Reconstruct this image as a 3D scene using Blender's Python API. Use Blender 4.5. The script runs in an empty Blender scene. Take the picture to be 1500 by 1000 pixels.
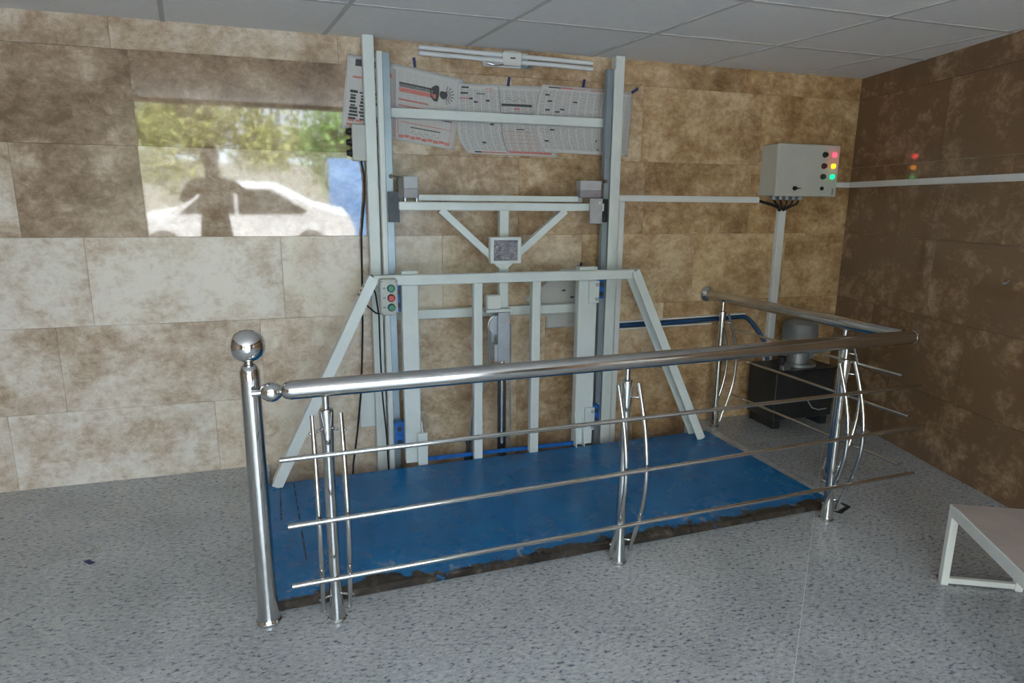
import bpy, bmesh, math, random
from mathutils import Vector, Matrix, Quaternion
random.seed(7)
PI = math.pi
sc = bpy.context.scene
COL = sc.collection

# ------------------------------------------------------------------ camera
cd = bpy.data.cameras.new('camera'); cam = bpy.data.objects.new('camera', cd); COL.objects.link(cam)
cd.sensor_width = 36.0; cd.lens = 938.02 / 1500 * 36.0; cd.clip_start = 0.02
Rv = Vector((0.95404, -0.29955, 0.00881)); Uv = Vector((0.05482, 0.20335, 0.97757)); Fv = Vector((0.29463, 0.93216, -0.21043))
M = Matrix.Identity(4)
for i in range(3):
    M[i][0] = Rv[i]; M[i][1] = Uv[i]; M[i][2] = -Fv[i]
M.translation = Vector((0.0, -4.0, 1.5953))
cam.matrix_world = M
sc.camera = cam

# ------------------------------------------------------------------ world, sun, portal, exposure
w = bpy.data.worlds.new('world'); sc.world = w; w.use_nodes = True
nt = w.node_tree; nt.nodes.clear()
wo = nt.nodes.new('ShaderNodeOutputWorld'); bg = nt.nodes.new('ShaderNodeBackground')
bg.inputs['Color'].default_value = (0.76, 0.88, 1.0, 1); bg.inputs['Strength'].default_value = 2.6
nt.links.new(bg.outputs[0], wo.inputs[0])
sl = bpy.data.lights.new('sun', 'SUN'); sl.energy = 12.0; sl.angle = 0.02; sl.color = (1.0, 0.96, 0.90)
so = bpy.data.objects.new('sun', sl); COL.objects.link(so)
so.rotation_euler = Vector((0.15, -0.36, -0.92)).to_track_quat('-Z', 'Y').to_euler()
pl = bpy.data.lights.new('sky_portal', 'AREA'); pl.shape = 'RECTANGLE'; pl.size = 3.6; pl.size_y = 2.42
pl.cycles.is_portal = True
po = bpy.data.objects.new('sky_portal', pl); COL.objects.link(po)
po.location = (-0.35, -6.12, 1.22); po.rotation_euler = (PI / 2, 0, 0)
sc.view_settings.view_transform = 'Standard'; sc.view_settings.look = 'None'
sc.view_settings.gamma = 1.0; sc.view_settings.use_curve_mapping = False
sc.view_settings.exposure = 2.3
sc.cycles.max_bounces = 10; sc.cycles.diffuse_bounces = 6
try: sc.cycles.use_denoising = True
except Exception: pass

# ------------------------------------------------------------------ materials
MATS = {}
def principled(name, color, rough=0.5, metal=0.0, **kw):
    m = bpy.data.materials.new(name); m.use_nodes = True
    b = m.node_tree.nodes['Principled BSDF']
    b.inputs['Base Color'].default_value = (*color, 1); b.inputs['Roughness'].default_value = rough
    b.inputs['Metallic'].default_value = metal
    for k, v in kw.items(): b.inputs[k].default_value = v
    MATS[name] = m
    return m, m.node_tree, b
def node(nt, t, **props):
    n = nt.nodes.new(t)
    for k, v in props.items(): setattr(n, k, v)
    return n
def noise(nt, vec, scale, detail=4, rough=0.55, dist=0.0):
    n = node(nt, 'ShaderNodeTexNoise'); n.inputs['Scale'].default_value = scale; n.inputs['Detail'].default_value = detail
    n.inputs['Roughness'].default_value = rough; n.inputs['Distortion'].default_value = dist
    if vec is not None: nt.links.new(vec, n.inputs['Vector'])
    return n
def ramp(nt, fac, stops):
    r = node(nt, 'ShaderNodeValToRGB'); e = r.color_ramp.elements
    while len(e) < len(stops): e.new(0.5)
    for i, (p, c) in enumerate(stops):
        e[i].position = p; e[i].color = (*c, 1) if len(c) == 3 else c
    nt.links.new(fac, r.inputs[0]); return r
def mix(nt, fac, a, b, mode='MIX'):
    n = node(nt, 'ShaderNodeMix', data_type='RGBA', blend_type=mode)
    for s, v in ((0, fac), (6, a), (7, b)):
        if hasattr(v, 'is_output'): nt.links.new(v, n.inputs[s])
        elif isinstance(v, (int, float)): n.inputs[s].default_value = v
        else: n.inputs[s].default_value = (*v, 1)
    return n.outputs[2]
def math_(nt, op, a, b=0.0):
    n = node(nt, 'ShaderNodeMath', operation=op)
    for i, v in enumerate((a, b)):
        if hasattr(v, 'is_output'): nt.links.new(v, n.inputs[i])
        else: n.inputs[i].default_value = v
    return n.outputs[0]
def bump(nt, b, h, strength=0.1, dist=0.002):
    n = node(nt, 'ShaderNodeBump'); n.inputs['Strength'].default_value = strength; n.inputs['Distance'].default_value = dist
    nt.links.new(h, n.inputs['Height']); nt.links.new(n.outputs[0], b.inputs['Normal'])
def worn(name, color, rough=0.4, metal=0.0, var=0.08, scale=9, **kw):
    m, nt, b = principled(name, color, rough, metal, **kw)
    tc = node(nt, 'ShaderNodeTexCoord')
    n = noise(nt, tc.outputs['Object'], scale, 6, 0.6)
    r = ramp(nt, n.outputs[0], [(0.3, tuple(c * (1 - var) for c in color)), (0.7, tuple(min(1, c * (1 + var)) for c in color))])
    nt.links.new(r.outputs[0], b.inputs['Base Color'])
    return m

# travertine wall slabs: object colour r = paleness, g = roughness, b = warmth
m, nt, b = principled('travertine', (0.5, 0.42, 0.33), 0.25)
tc = node(nt, 'ShaderNodeTexCoord'); oi = node(nt, 'ShaderNodeObjectInfo')
off = node(nt, 'ShaderNodeVectorMath', operation='MULTIPLY_ADD')
cmb = node(nt, 'ShaderNodeCombineXYZ')
for i in range(3): nt.links.new(math_(nt, 'MULTIPLY', oi.outputs['Random'], (37.0, 11.0, 53.0)[i]), cmb.inputs[i])
add = node(nt, 'ShaderNodeVectorMath', operation='ADD')
nt.links.new(tc.outputs['Object'], add.inputs[0]); nt.links.new(cmb.outputs[0], add.inputs[1])
vec = add.outputs[0]
n1 = noise(nt, vec, 3.4, 12, 0.66, 0.15)
st = node(nt, 'ShaderNodeMapping'); st.inputs['Scale'].default_value = (1.0, 1.0, 1.6); nt.links.new(vec, st.inputs['Vector'])
n2 = noise(nt, st.outputs[0], 9.0, 12, 0.78, 0.45)
n3 = noise(nt, vec, 30.0, 6, 0.7, 0.2)
sep = node(nt, 'ShaderNodeSeparateColor'); nt.links.new(oi.outputs['Color'], sep.inputs[0])
t1 = math_(nt, 'ADD', math_(nt, 'MULTIPLY', n1.outputs[0], 1.25), math_(nt, 'MULTIPLY', n2.outputs[0], 0.95))
t1 = math_(nt, 'ADD', t1, math_(nt, 'MULTIPLY', n3.outputs[0], 0.5))
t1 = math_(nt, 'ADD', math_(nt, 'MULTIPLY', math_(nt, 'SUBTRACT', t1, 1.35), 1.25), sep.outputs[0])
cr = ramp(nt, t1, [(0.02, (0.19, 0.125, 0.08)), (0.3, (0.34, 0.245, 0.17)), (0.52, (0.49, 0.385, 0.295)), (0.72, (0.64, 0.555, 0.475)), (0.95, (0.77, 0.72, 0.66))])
warm = mix(nt, sep.outputs[2], cr.outputs[0], mix(nt, 1.0, cr.outputs[0], (1.0, 0.84, 0.58), 'MULTIPLY'))
pits = ramp(nt, noise(nt, st.outputs[0], 60, 3, 0.7).outputs[0], [(0.66, (1, 1, 1)), (0.74, (0.72, 0.62, 0.5))])
nt.links.new(mix(nt, 0.6, warm, pits.outputs[0], 'MULTIPLY'), b.inputs['Base Color'])
nt.links.new(sep.outputs[1], b.inputs['Roughness'])
b.inputs['Specular IOR Level'].default_value = 0.5
mp_ = m.copy(); mp_.name = 'travertine_polished'; MATS['travertine_polished'] = mp_
mp_.node_tree.nodes['Principled BSDF'].inputs['Specular IOR Level'].default_value = 0.85

# polished speckled granite floor
m, nt, b = principled('granite', (0.4, 0.4, 0.4), 0.22)
tc = node(nt, 'ShaderNodeTexCoord'); oi = node(nt, 'ShaderNodeObjectInfo')
cmb = node(nt, 'ShaderNodeCombineXYZ')
nt.links.new(math_(nt, 'MULTIPLY', oi.outputs['Random'], 31.0), cmb.inputs[0])
add = node(nt, 'ShaderNodeVectorMath', operation='ADD'); nt.links.new(tc.outputs['Object'], add.inputs[0]); nt.links.new(cmb.outputs[0], add.inputs[1])
vec = add.outputs[0]
mp = node(nt, 'ShaderNodeMapping'); mp.inputs['Rotation'].default_value = (0, 0, 0.5); mp.inputs['Scale'].default_value = (1, 2.0, 1); nt.links.new(vec, mp.inputs['Vector'])
g1 = noise(nt, mp.outputs[0], 40, 3, 0.6, 0.3)
g2 = noise(nt, vec, 95, 3, 0.6)
g3 = noise(nt, vec, 2.0, 5, 0.6, 0.3)
c1 = ramp(nt, g1.outputs[0], [(0.34, (0.15, 0.16, 0.20)), (0.40, (0.44, 0.445, 0.455)), (0.56, (0.56, 0.56, 0.55)), (0.7, (0.66, 0.65, 0.635))])
c2 = ramp(nt, g2.outputs[0], [(0.30, (0.10, 0.10, 0.13)), (0.40, (1, 1, 1))])
c3 = ramp(nt, g3.outputs[0], [(0.3, (0.68, 0.71, 0.74)), (0.7, (0.90, 0.93, 0.96))])
nt.links.new(mix(nt, 1.0, mix(nt, 0.75, c1.outputs[0], c2.outputs[0], 'MULTIPLY'), c3.outputs[0], 'MULTIPLY'), b.inputs['Base Color'])
nt.links.new(ramp(nt, g3.outputs[0], [(0.3, (0.21,) * 3), (0.7, (0.16,) * 3)]).outputs[0], b.inputs['Roughness'])

# blue painted deck, paint worn off along the front edge
m, nt, b = principled('deck_blue', (0.01, 0.14, 0.42), 0.33, 0, **{'Specular IOR Level': 0.32})
tc = node(nt, 'ShaderNodeTexCoord'); sx = node(nt, 'ShaderNodeSeparateXYZ'); nt.links.new(tc.outputs['Object'], sx.inputs[0])
d1 = noise(nt, tc.outputs['Object'], 3.2, 7, 0.62, 0.4); d2 = noise(nt, tc.outputs['Object'], 16, 8, 0.7, 0.6)
base = ramp(nt, d1.outputs[0], [(0.32, (0.002, 0.125, 0.34)), (0.6, (0.003, 0.155, 0.41)), (0.8, (0.015, 0.19, 0.46))])
scuff = ramp(nt, d2.outputs[0], [(0.57, (0, 0, 0)), (0.70, (1, 1, 1))])
edge = math_(nt, 'ADD', sx.outputs[1], math_(nt, 'MULTIPLY', sx.outputs[0], -0.0353))
dist = math_(nt, 'SUBTRACT', edge, -1.563)
zone = ramp(nt, dist, [(0.10, (1, 1, 1)), (0.40, (0.12,) * 3)])
sc1 = mix(nt, math_(nt, 'MULTIPLY', math_(nt, 'MULTIPLY', scuff.outputs[0], zone.outputs[0]), 0.8), base.outputs[0], (0.42, 0.45, 0.46))
wearn = math_(nt, 'SUBTRACT', dist, math_(nt, 'MULTIPLY', math_(nt, 'SUBTRACT', noise(nt, tc.outputs['Object'], 5, 9, 0.7).outputs[0], 0.36), 0.36))
wear = ramp(nt, wearn, [(0.0, (1, 1, 1)), (0.012, (0, 0, 0))])
rust = ramp(nt, d2.outputs[0], [(0.35, (0.018, 0.015, 0.013)), (0.55, (0.05, 0.038, 0.03)), (0.7, (0.14, 0.12, 0.105))])
nt.links.new(mix(nt, wear.outputs[0], sc1, rust.outputs[0]), b.inputs['Base Color'])
nt.links.new(ramp(nt, d1.outputs[0], [(0.3, (0.34,) * 3), (0.7, (0.2,) * 3)]).outputs[0], b.inputs['Roughness'])
bump(nt, b, d1.outputs[0], 0.15, 0.01)

worn('paint_pale', (0.70, 0.75, 0.75), 0.36, 0, 0.06, 6)
worn('galvanised', (0.30, 0.36, 0.41), 0.42, 0.55, 0.12, 5)
worn('dark_channel', (0.05, 0.055, 0.065), 0.5, 0.3, 0.2, 8)
worn('blue_part', (0.008, 0.12, 0.45), 0.35, 0, 0.3, 25)
worn('roller_black', (0.015, 0.018, 0.024), 0.35, 0.2, 0.3, 20)
worn('steel', (0.62, 0.62, 0.61), 0.13, 1.0, 0.06, 20)
worn('chrome', (0.78, 0.78, 0.78), 0.08, 1.0, 0.03, 20)
worn('zinc', (0.50, 0.53, 0.56), 0.34, 0.8, 0.1, 15)
worn('rod_steel', (0.32, 0.33, 0.35), 0.2, 1.0, 0.1, 10)
worn('pvc_white', (0.72, 0.74, 0.76), 0.4, 0, 0.03, 10)
worn('box_grey', (0.50, 0.52, 0.51), 0.45, 0, 0.04, 12)
worn('cabinet_grey', (0.52, 0.53, 0.50), 0.45, 0, 0.04, 5)
worn('plastic_grey', (0.42, 0.42, 0.45), 0.3, 0, 0.08, 20)
worn('plastic_mauve', (0.30, 0.27, 0.31), 0.3, 0, 0.1, 20)
worn('plastic_brown', (0.10, 0.085, 0.07), 0.4, 0, 0.1, 20)
worn('rubber', (0.012, 0.012, 0.014), 0.55, 0, 0.2, 30)
worn('tape_blue', (0.018, 0.025, 0.13), 0.5, 0, 0.15, 60)
worn('button_green', (0.01, 0.22, 0.13), 0.3, 0, 0.05, 60)
worn('button_red', (0.50, 0.012, 0.018), 0.3, 0, 0.05, 60)
worn('button_dark', (0.02, 0.035, 0.025), 0.35, 0, 0.05, 60)
worn('button_maroon', (0.12, 0.02, 0.02), 0.35, 0, 0.05, 60)
worn('legend_print', (0.22, 0.27, 0.34), 0.5, 0, 0.3, 200)
worn('logo_print', (0.07, 0.03, 0.05), 0.5, 0, 0.4, 200)
worn('tank_dark', (0.028, 0.03, 0.032), 0.4, 0.2, 0.3, 6)
worn('motor_grey', (0.22, 0.235, 0.245), 0.45, 0.2, 0.1, 10)
worn('alu_cast', (0.32, 0.34, 0.36), 0.4, 0.7, 0.15, 20)
worn('hose_blue', (0.01, 0.06, 0.16), 0.4, 0, 0.1, 20)
worn('ceiling_white', (0.76, 0.77, 0.78), 0.85, 0, 0.03, 30)
worn('ceiling_bar', (0.50, 0.505, 0.51), 0.6, 0, 0.03, 30)
worn('grout', (0.62, 0.55, 0.46), 0.8, 0, 0.1, 30)
worn('floor_grout', (0.60, 0.61, 0.62), 0.7, 0, 0.05, 30)
worn('plaster', (0.46, 0.45, 0.43), 0.8, 0, 0.06, 4)
worn('plaster_tan', (0.26, 0.20, 0.14), 0.8, 0, 0.06, 4)
worn('threshold', (0.44, 0.44, 0.44), 0.5, 0.2, 0.3, 14)
worn('hole_dark', (0.012, 0.012, 0.012), 0.8, 0, 0.2, 30)
worn('stone_top', (0.42, 0.36, 0.33), 0.3, 0, 0.12, 7)
worn('white_paint', (0.74, 0.76, 0.74), 0.4, 0, 0.04, 8)
worn('ink_black', (0.07, 0.07, 0.075), 0.7, 0, 0.4, 150)
worn('ink_grey', (0.20, 0.20, 0.20), 0.7, 0, 0.4, 150)
worn('ink_red', (0.58, 0.20, 0.18), 0.7, 0, 0.3, 120)
worn('marker_ink', (0.015, 0.025, 0.05), 0.6, 0, 0.3, 60)
worn('debris', (0.30, 0.28, 0.25), 0.7, 0, 0.3, 100)
for nm, col, e in (('lamp_red', (1.0, 0.02, 0.035), 1.6), ('lamp_amber', (1.0, 0.33, 0.005), 1.1), ('lamp_green', (0.0, 0.70, 0.16), 0.7)):
    principled(nm, col, 0.3, 0, **{'Emission Color': (*col, 1), 'Emission Strength': e})
m, nt, b = principled('lamp_glass', (0.5, 0.48, 0.52), 0.12, 0.75)
tc = node(nt, 'ShaderNodeTexCoord'); n = noise(nt, tc.outputs['Object'], 55, 4, 0.7, 1.0)
nt.links.new(ramp(nt, n.outputs[0], [(0.35, (0.12, 0.11, 0.14)), (0.6, (0.42, 0.40, 0.44)), (0.75, (0.85, 0.84, 0.85))]).outputs[0], b.inputs['Base Color'])
bump(nt, b, n.outputs[0], 0.8, 0.01)
# newsprint: fine printed rows in columns along the sheet's UV
m, nt, b = principled('newsprint', (0.55, 0.54, 0.53), 0.8)
tc = node(nt, 'ShaderNodeTexCoord'); su = node(nt, 'ShaderNodeSeparateXYZ'); nt.links.new(tc.outputs['UV'], su.inputs[0])
rows = math_(nt, 'GREATER_THAN', math_(nt, 'SINE', math_(nt, 'MULTIPLY', su.outputs[1], 420.0)), -0.25)
mpu = node(nt, 'ShaderNodeMapping'); mpu.inputs['Scale'].default_value = (90, 52, 1); nt.links.new(tc.outputs['UV'], mpu.inputs['Vector'])
wn = noise(nt, mpu.outputs[0], 1.0, 2)
words = math_(nt, 'GREATER_THAN', wn.outputs[0], 0.44)
colf = math_(nt, 'FRACT', math_(nt, 'MULTIPLY', su.outputs[0], 12.0))
gut = math_(nt, 'MULTIPLY', math_(nt, 'GREATER_THAN', colf, 0.07), math_(nt, 'LESS_THAN', colf, 0.95))
inu = math_(nt, 'MULTIPLY', math_(nt, 'GREATER_THAN', su.outputs[0], 0.03), math_(nt, 'LESS_THAN', su.outputs[0], 0.97))
inv = math_(nt, 'MULTIPLY', math_(nt, 'GREATER_THAN', su.outputs[1], 0.05), math_(nt, 'LESS_THAN', su.outputs[1], 0.93))
txt = math_(nt, 'MULTIPLY', math_(nt, 'MULTIPLY', rows, words), math_(nt, 'MULTIPLY', gut, math_(nt, 'MULTIPLY', inu, inv)))
oi = node(nt, 'ShaderNodeObjectInfo'); so2 = node(nt, 'ShaderNodeSeparateColor'); nt.links.new(oi.outputs['Color'], so2.inputs[0])
nt.links.new(mix(nt, math_(nt, 'MULTIPLY', txt, so2.outputs[0]), (0.60, 0.59, 0.59), (0.27, 0.27, 0.275)), b.inputs['Base Color'])
# outdoors
worn('asphalt', (0.36, 0.36, 0.355), 0.85, 0, 0.2, 8)
worn('pavement', (0.50, 0.49, 0.46), 0.85, 0, 0.15, 4)
worn('bark', (0.10, 0.07, 0.05), 0.9, 0, 0.3, 12)
worn('leaf_olive', (0.34, 0.36, 0.12), 0.6, 0, 0.5, 3)
worn('leaf_green', (0.16, 0.34, 0.07), 0.6, 0, 0.5, 3)
worn('car_white', (0.75, 0.76, 0.78), 0.25, 0, 0.02, 3)
worn('car_glass', (0.03, 0.035, 0.04), 0.08, 0, 0.1, 3)
worn('tyre', (0.015, 0.015, 0.015), 0.7, 0, 0.1, 20)
worn('gate_blue', (0.08, 0.28, 0.60), 0.5, 0, 0.15, 5)
worn('skin', (0.45, 0.27, 0.19), 0.55, 0, 0.06, 20)
worn('hair', (0.02, 0.016, 0.013), 0.6, 0, 0.3, 60)
worn('shirt_dark', (0.035, 0.035, 0.045), 0.85, 0, 0.15, 20)
worn('trousers_dark', (0.03, 0.032, 0.04), 0.85, 0, 0.15, 20)
worn('yard_wall', (0.42, 0.41, 0.36), 0.85, 0, 0.12, 3)

# ------------------------------------------------------------------ builders
def V3(p): return Vector(p)
class MB:
    def __init__(s): s.bm = bmesh.new()
    def box(s, lo, hi, bev=0.0):
        x0, y0, z0 = lo; x1, y1, z1 = hi
        vs = [s.bm.verts.new(p) for p in ((x0,y0,z0),(x1,y0,z0),(x1,y1,z0),(x0,y1,z0),(x0,y0,z1),(x1,y0,z1),(x1,y1,z1),(x0,y1,z1))]
        fs = [s.bm.faces.new([vs[i] for i in f]) for f in ((0,3,2,1),(4,5,6,7),(0,1,5,4),(1,2,6,5),(2,3,7,6),(3,0,4,7))]
        if bev: s._bev(fs, bev)
        return s
    def _bev(s, fs, bev, seg=1):
        es = list({e for f in fs for e in f.edges})
        bmesh.ops.bevel(s.bm, geom=es, offset=bev, segments=seg, affect='EDGES', profile=0.5)
    def bar(s, p0, p1, wd, dp, side=(1, 0, 0), bev=0.0):
        # rectangular bar from p0 to p1 (centre line); wd across 'side', dp across the other
        p0, p1 = V3(p0), V3(p1); a = (p1 - p0).normalized(); sd = V3(side); sd = (sd - a * sd.dot(a)).normalized(); u = a.cross(sd)
        vs = []
        for p in (p0, p1):
            for i, j in ((-1,-1),(1,-1),(1,1),(-1,1)): vs.append(s.bm.verts.new(p + sd * (i * wd / 2) + u * (j * dp / 2)))
        fs = [s.bm.faces.new([vs[i] for i in f]) for f in ((3,2,1,0),(4,5,6,7),(0,1,5,4),(1,2,6,5),(2,3,7,6),(3,0,4,7))]
        if bev: s._bev(fs, bev)
        return s
    def prism(s, pts, ext):
        # polygon pts (3d) extruded by vector ext
        a = [s.bm.verts.new(p) for p in pts]; e = V3(ext); b_ = [s.bm.verts.new(V3(p) + e) for p in pts]
        s.bm.faces.new(a); s.bm.faces.new(list(reversed(b_))); n = len(pts)
        for i in range(n): s.bm.faces.new([a[i], b_[i], b_[(i+1) % n], a[(i+1) % n]])
        return s
    def tube(s, pts, r, seg=12, caps=True, radii=None):
        pts = [V3(p) for p in pts]; rings = []; prev = None
        for i, p in enumerate(pts):
            if i == 0: t = pts[1] - pts[0]
            elif i == len(pts) - 1: t = pts[-1] - pts[-2]
            else: t = (pts[i+1] - p).normalized() + (p - pts[i-1]).normalized()
            t.normalize()
            if prev is None:
                ref = Vector((0, 0, 1)) if abs(t.z) < 0.9 else Vector((1, 0, 0))
                n = t.cross(ref).normalized()
            else: n = (prev - t * prev.dot(t)).normalized()
            prev = n; bb = t.cross(n); rr = radii[i] if radii else r
            rings.append([s.bm.verts.new(p + (n * math.cos(k * 2 * PI / seg) + bb * math.sin(k * 2 * PI / seg)) * rr) for k in range(seg)])
        for i in range(len(rings) - 1):
            for k in range(seg):
                f = s.bm.faces.new([rings[i][k], rings[i][(k+1) % seg], rings[i+1][(k+1) % seg], rings[i+1][k]]); f.smooth = True
        if caps:
            s.bm.faces.new(list(reversed(rings[0]))); s.bm.faces.new(rings[-1])
        return s
    def lathe(s, base, prof, seg=24, axis=(0, 0, 1)):
        # prof: list of (radius, height along axis) from base
        base = V3(base); ax = V3(axis).normalized(); q = Vector((0, 0, 1)).rotation_difference(ax); rings = []
        for r, h in prof:
            rings.append([s.bm.verts.new(base + q @ Vector((max(r, 1e-4) * math.cos(k * 2 * PI / seg), max(r, 1e-4) * math.sin(k * 2 * PI / seg), h))) for k in range(seg)])
        for i in range(len(rings) - 1):
            for k in range(seg):
                f = s.bm.faces.new([rings[i][k], rings[i][(k+1) % seg], rings[i+1][(k+1) % seg], rings[i+1][k]]); f.smooth = True
        s.bm.faces.new(list(reversed(rings[0]))); s.bm.faces.new(rings[-1])
        return s
    def build(s, name, mat, parent=None, sharp=True):
        bmesh.ops.recalc_face_normals(s.bm, faces=s.bm.faces[:])
        if sharp:
            for e in s.bm.edges:
                if len(e.link_faces) == 2 and e.calc_face_angle(0) > 0.7: e.smooth = False
        me = bpy.data.meshes.new(name); s.bm.to_mesh(me); s.bm.free()
        me.materials.append(MATS[mat]); o = bpy.data.objects.new(name, me); COL.objects.link(o)
        if parent is not None: put(o, parent)
        return o
ROOT = {}
def put(o, parent):
    o.parent = parent
    t = ROOT.get(parent.name, Vector((0, 0, 0)))
    o.matrix_parent_inverse = Matrix.Translation(-t)
def tag(o, label, cat, group=None):
    o['label'] = label; o['category'] = cat
    if group: o['group'] = group
    return o
def thing(name, loc, label, cat, group=None):
    o = bpy.data.objects.new(name, None); COL.objects.link(o); o.location = loc; o.empty_display_size = 0.05
    ROOT[o.name] = Vector(loc)
    return tag(o, label, cat, group)
def struct(o): o['kind'] = 'structure'; return o

# ------------------------------------------------------------------ SETTING
ZC = 2.507
RWD = Vector((-0.2149, -0.9766, 0)); RWN = Vector((-0.9766, 0.2149, 0)); RW0 = Vector((3.94, 0, 0))
def rwx(y): return 3.94 + 0.22 * y
# back wall: slab of grout with stone slabs as children
wall_back = struct(MB().box((-3.6, 0.016, -0.35), (4.05, 0.15, 2.62)).build('wall_back', 'grout'))
zr = [-0.30, 0.434, 0.9146, 1.3976, 1.8778, 2.3576, 2.53]
seams = [
 [-3.5, -2.6, -1.62, -0.585, 0.39, 1.30, 2.20, 3.10],
 [-3.5, -2.3, -1.336, -0.30, 0.62, 1.50, 2.40, 3.22],
 [-3.5, -2.1, -1.15, -0.155, 0.80, 1.75, 2.62, 3.40],
 [-3.5, -2.4, -1.43, -0.84, 0.338, 1.30, 2.20, 3.05],
 [-3.5, -1.9, -0.84, 0.338, 1.25, 2.16, 3.10],
 [-3.5, -2.0, -0.917, 0.217, 0.961, 1.95, 2.928]]
pale = [  # lower left slabs paler: sheen off the bright ground put into their tone
 [0.74, 0.74, 0.76, 0.78, 0.62, 0.52, 0.50, 0.44],
 [0.70, 0.70, 0.68, 0.74, 0.68, 0.62, 0.50, 0.46],
 [0.80, 0.80, 0.84, 0.84, 0.62, 0.58, 0.58, 0.54],
 [0.70, 0.66, 0.40, 0.52, 0.52, 0.46, 0.40, 0.38],
 [0.30, 0.26, 0.26, 0.60, 0.50, 0.50, 0.46],
 [0.40, 0.42, 0.60, 0.48, 0.50, 0.46, 0.44]]
for r in range(6):
    xs = seams[r] + [3.945]
    for i in range(len(xs) - 1):
        x0, x1 = xs[i] + 0.0006, xs[i+1] - 0.0006; z0, z1 = zr[r] + 0.0006, zr[r+1] - 0.0006
        m_ = MB(); m_.box((x0, 0.0, z0), (x1, 0.018, z1), 0.0006)
        pol = r in (3, 4) and abs(xs[i] + 0.84) < 0.01 and xs[i+1] > 0
        if pol:   # these two slabs were hung leaning out a little, proud of their neighbours
            for v in m_.bm.verts: v.co.y -= 0.001 + (v.co.z - z0) * 0.035
        o = m_.build('stone_slab', 'travertine_polished' if pol else 'travertine', wall_back)
        cx = (x0 + x1) / 2
        o.color = (pale[r][i] + random.uniform(-.03, .03), 0.035 if pol else (0.30 if cx < 0.4 else 0.26), min(1.0, max(0.05, 0.25 + 0.22 * cx)), 1)
# right wall
m_ = MB()
def RP(t, z, off=0.0): return RW0 + RWD * t - RWN * off + Vector((0, 0, z))
m_.prism([RP(-0.02, -0.05, 0.016), RP(7.0, -0.05, 0.016), RP(7.0, -0.05, 0.15), RP(-0.02, -0.05, 0.15)], (0, 0, 2.67))
wall_right = struct(m_.build('wall_right', 'grout'))
rseams = [[0, 0.72, 1.326, 2.25, 3.1, 4.2, 5.3, 6.4], [0, 0.45, 1.31, 2.2, 3.0, 4.1, 5.2, 6.3], [0, 0.97, 1.85, 2.8, 3.7, 4.8, 5.9, 6.9],
          [0, 0.6, 1.45, 2.3, 3.2, 4.3, 5.4, 6.4], [0, 0.9, 1.7, 2.6, 3.5, 4.6, 5.7, 6.7], [0, 0.5, 1.5, 2.5, 3.5, 4.5, 5.5, 6.5]]
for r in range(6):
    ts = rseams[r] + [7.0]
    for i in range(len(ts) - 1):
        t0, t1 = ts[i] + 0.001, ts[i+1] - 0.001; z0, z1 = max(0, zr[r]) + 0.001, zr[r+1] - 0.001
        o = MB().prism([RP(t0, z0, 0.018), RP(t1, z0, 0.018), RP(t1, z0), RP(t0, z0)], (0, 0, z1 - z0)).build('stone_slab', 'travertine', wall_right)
        o.color = (0.02 + random.uniform(-.06, .06), 0.07, 0.5, 1)  # same stone as the back wall; the wall's shade is put into the colour
# left wall, front wall with the wide street opening (outside the view, seen in reflections)
struct(MB().box((-3.65, -6.3, -0.05), (-3.5, 0.15, 2.62)).build('wall_left', 'plaster_tan'))
struct(MB().box((-3.6, -6.3, 2.45), (2.75, -6.1, 2.62)).box((1.45, -6.3, -0.05), (2.75, -6.1, 2.45)).box((-3.6, -6.3, -0.05), (-2.15, -6.1, 2.45)).build('wall_front', 'plaster_tan'))
# floor: diagonal granite slabs with a straight border course along the back wall
floor = struct(MB().box((-3.6, -6.3, -0.40), (4.0, -0.34, -0.001)).box((-3.6, -0.34, -0.40), (-0.30, 0.016, -0.001)).box((2.64, -0.34, -0.40), (4.0, 0.016, -0.001)).box((-0.32, -0.36, -0.40), (2.66, 0.016, -0.30)).build('floor', 'floor_grout'))
def clip(poly, px, py, nx, ny):
    out = []
    for i in range(len(poly)):
        a, b_ = poly[i], poly[(i+1) % len(poly)]
        da = (a[0]-px)*nx + (a[1]-py)*ny; db = (b_[0]-px)*nx + (b_[1]-py)*ny
        if da >= 0: out.append(a)
        if da * db < 0:
            t = da / (da - db); out.append((a[0] + (b_[0]-a[0]) * t, a[1] + (b_[1]-a[1]) * t))
    return out
def area(p): return abs(sum(p[i][0]*p[(i+1) % len(p)][1] - p[(i+1) % len(p)][0]*p[i][1] for i in range(len(p)))) / 2
S2 = math.sqrt(0.5); TS = 1.0
def floor_piece(poly):
    poly = clip(poly, -3.5, 0, 1, 0); poly = clip(poly, 0, -6.1, 0, 1) if poly else poly
    poly = clip(poly, RW0.x, RW0.y, RWN.x, RWN.y) if poly else poly
    if len(poly) > 2 and area(poly) > 0.003:
        MB().prism([(x, y, -0.001) for x, y in poly], (0, 0, 0.001)).build('floor_slab', 'granite', floor)
g = 0.0011
for iu in range(-12, 12):
    for iv in range(-12, 12):
        # u = (x-y)/sqrt2, v = (x+y)/sqrt2 ; seams pass through u=-0.185, v=-1.752
        u0 = -0.185 + iu * TS; v0 = -1.752 + iv * TS
        q = [(u0+g, v0+g), (u0+TS-g, v0+g), (u0+TS-g, v0+TS-g), (u0+g, v0+TS-g)]
        poly = clip([((u+v)*S2, (v-u)*S2) for u, v in q], 0, -0.522, 0, -1)
        if poly: floor_piece(poly)
bx = [-3.5, -2.5, -1.4, -0.30, 0.7, 1.7, 2.64, 3.3, 4.0]
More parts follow.
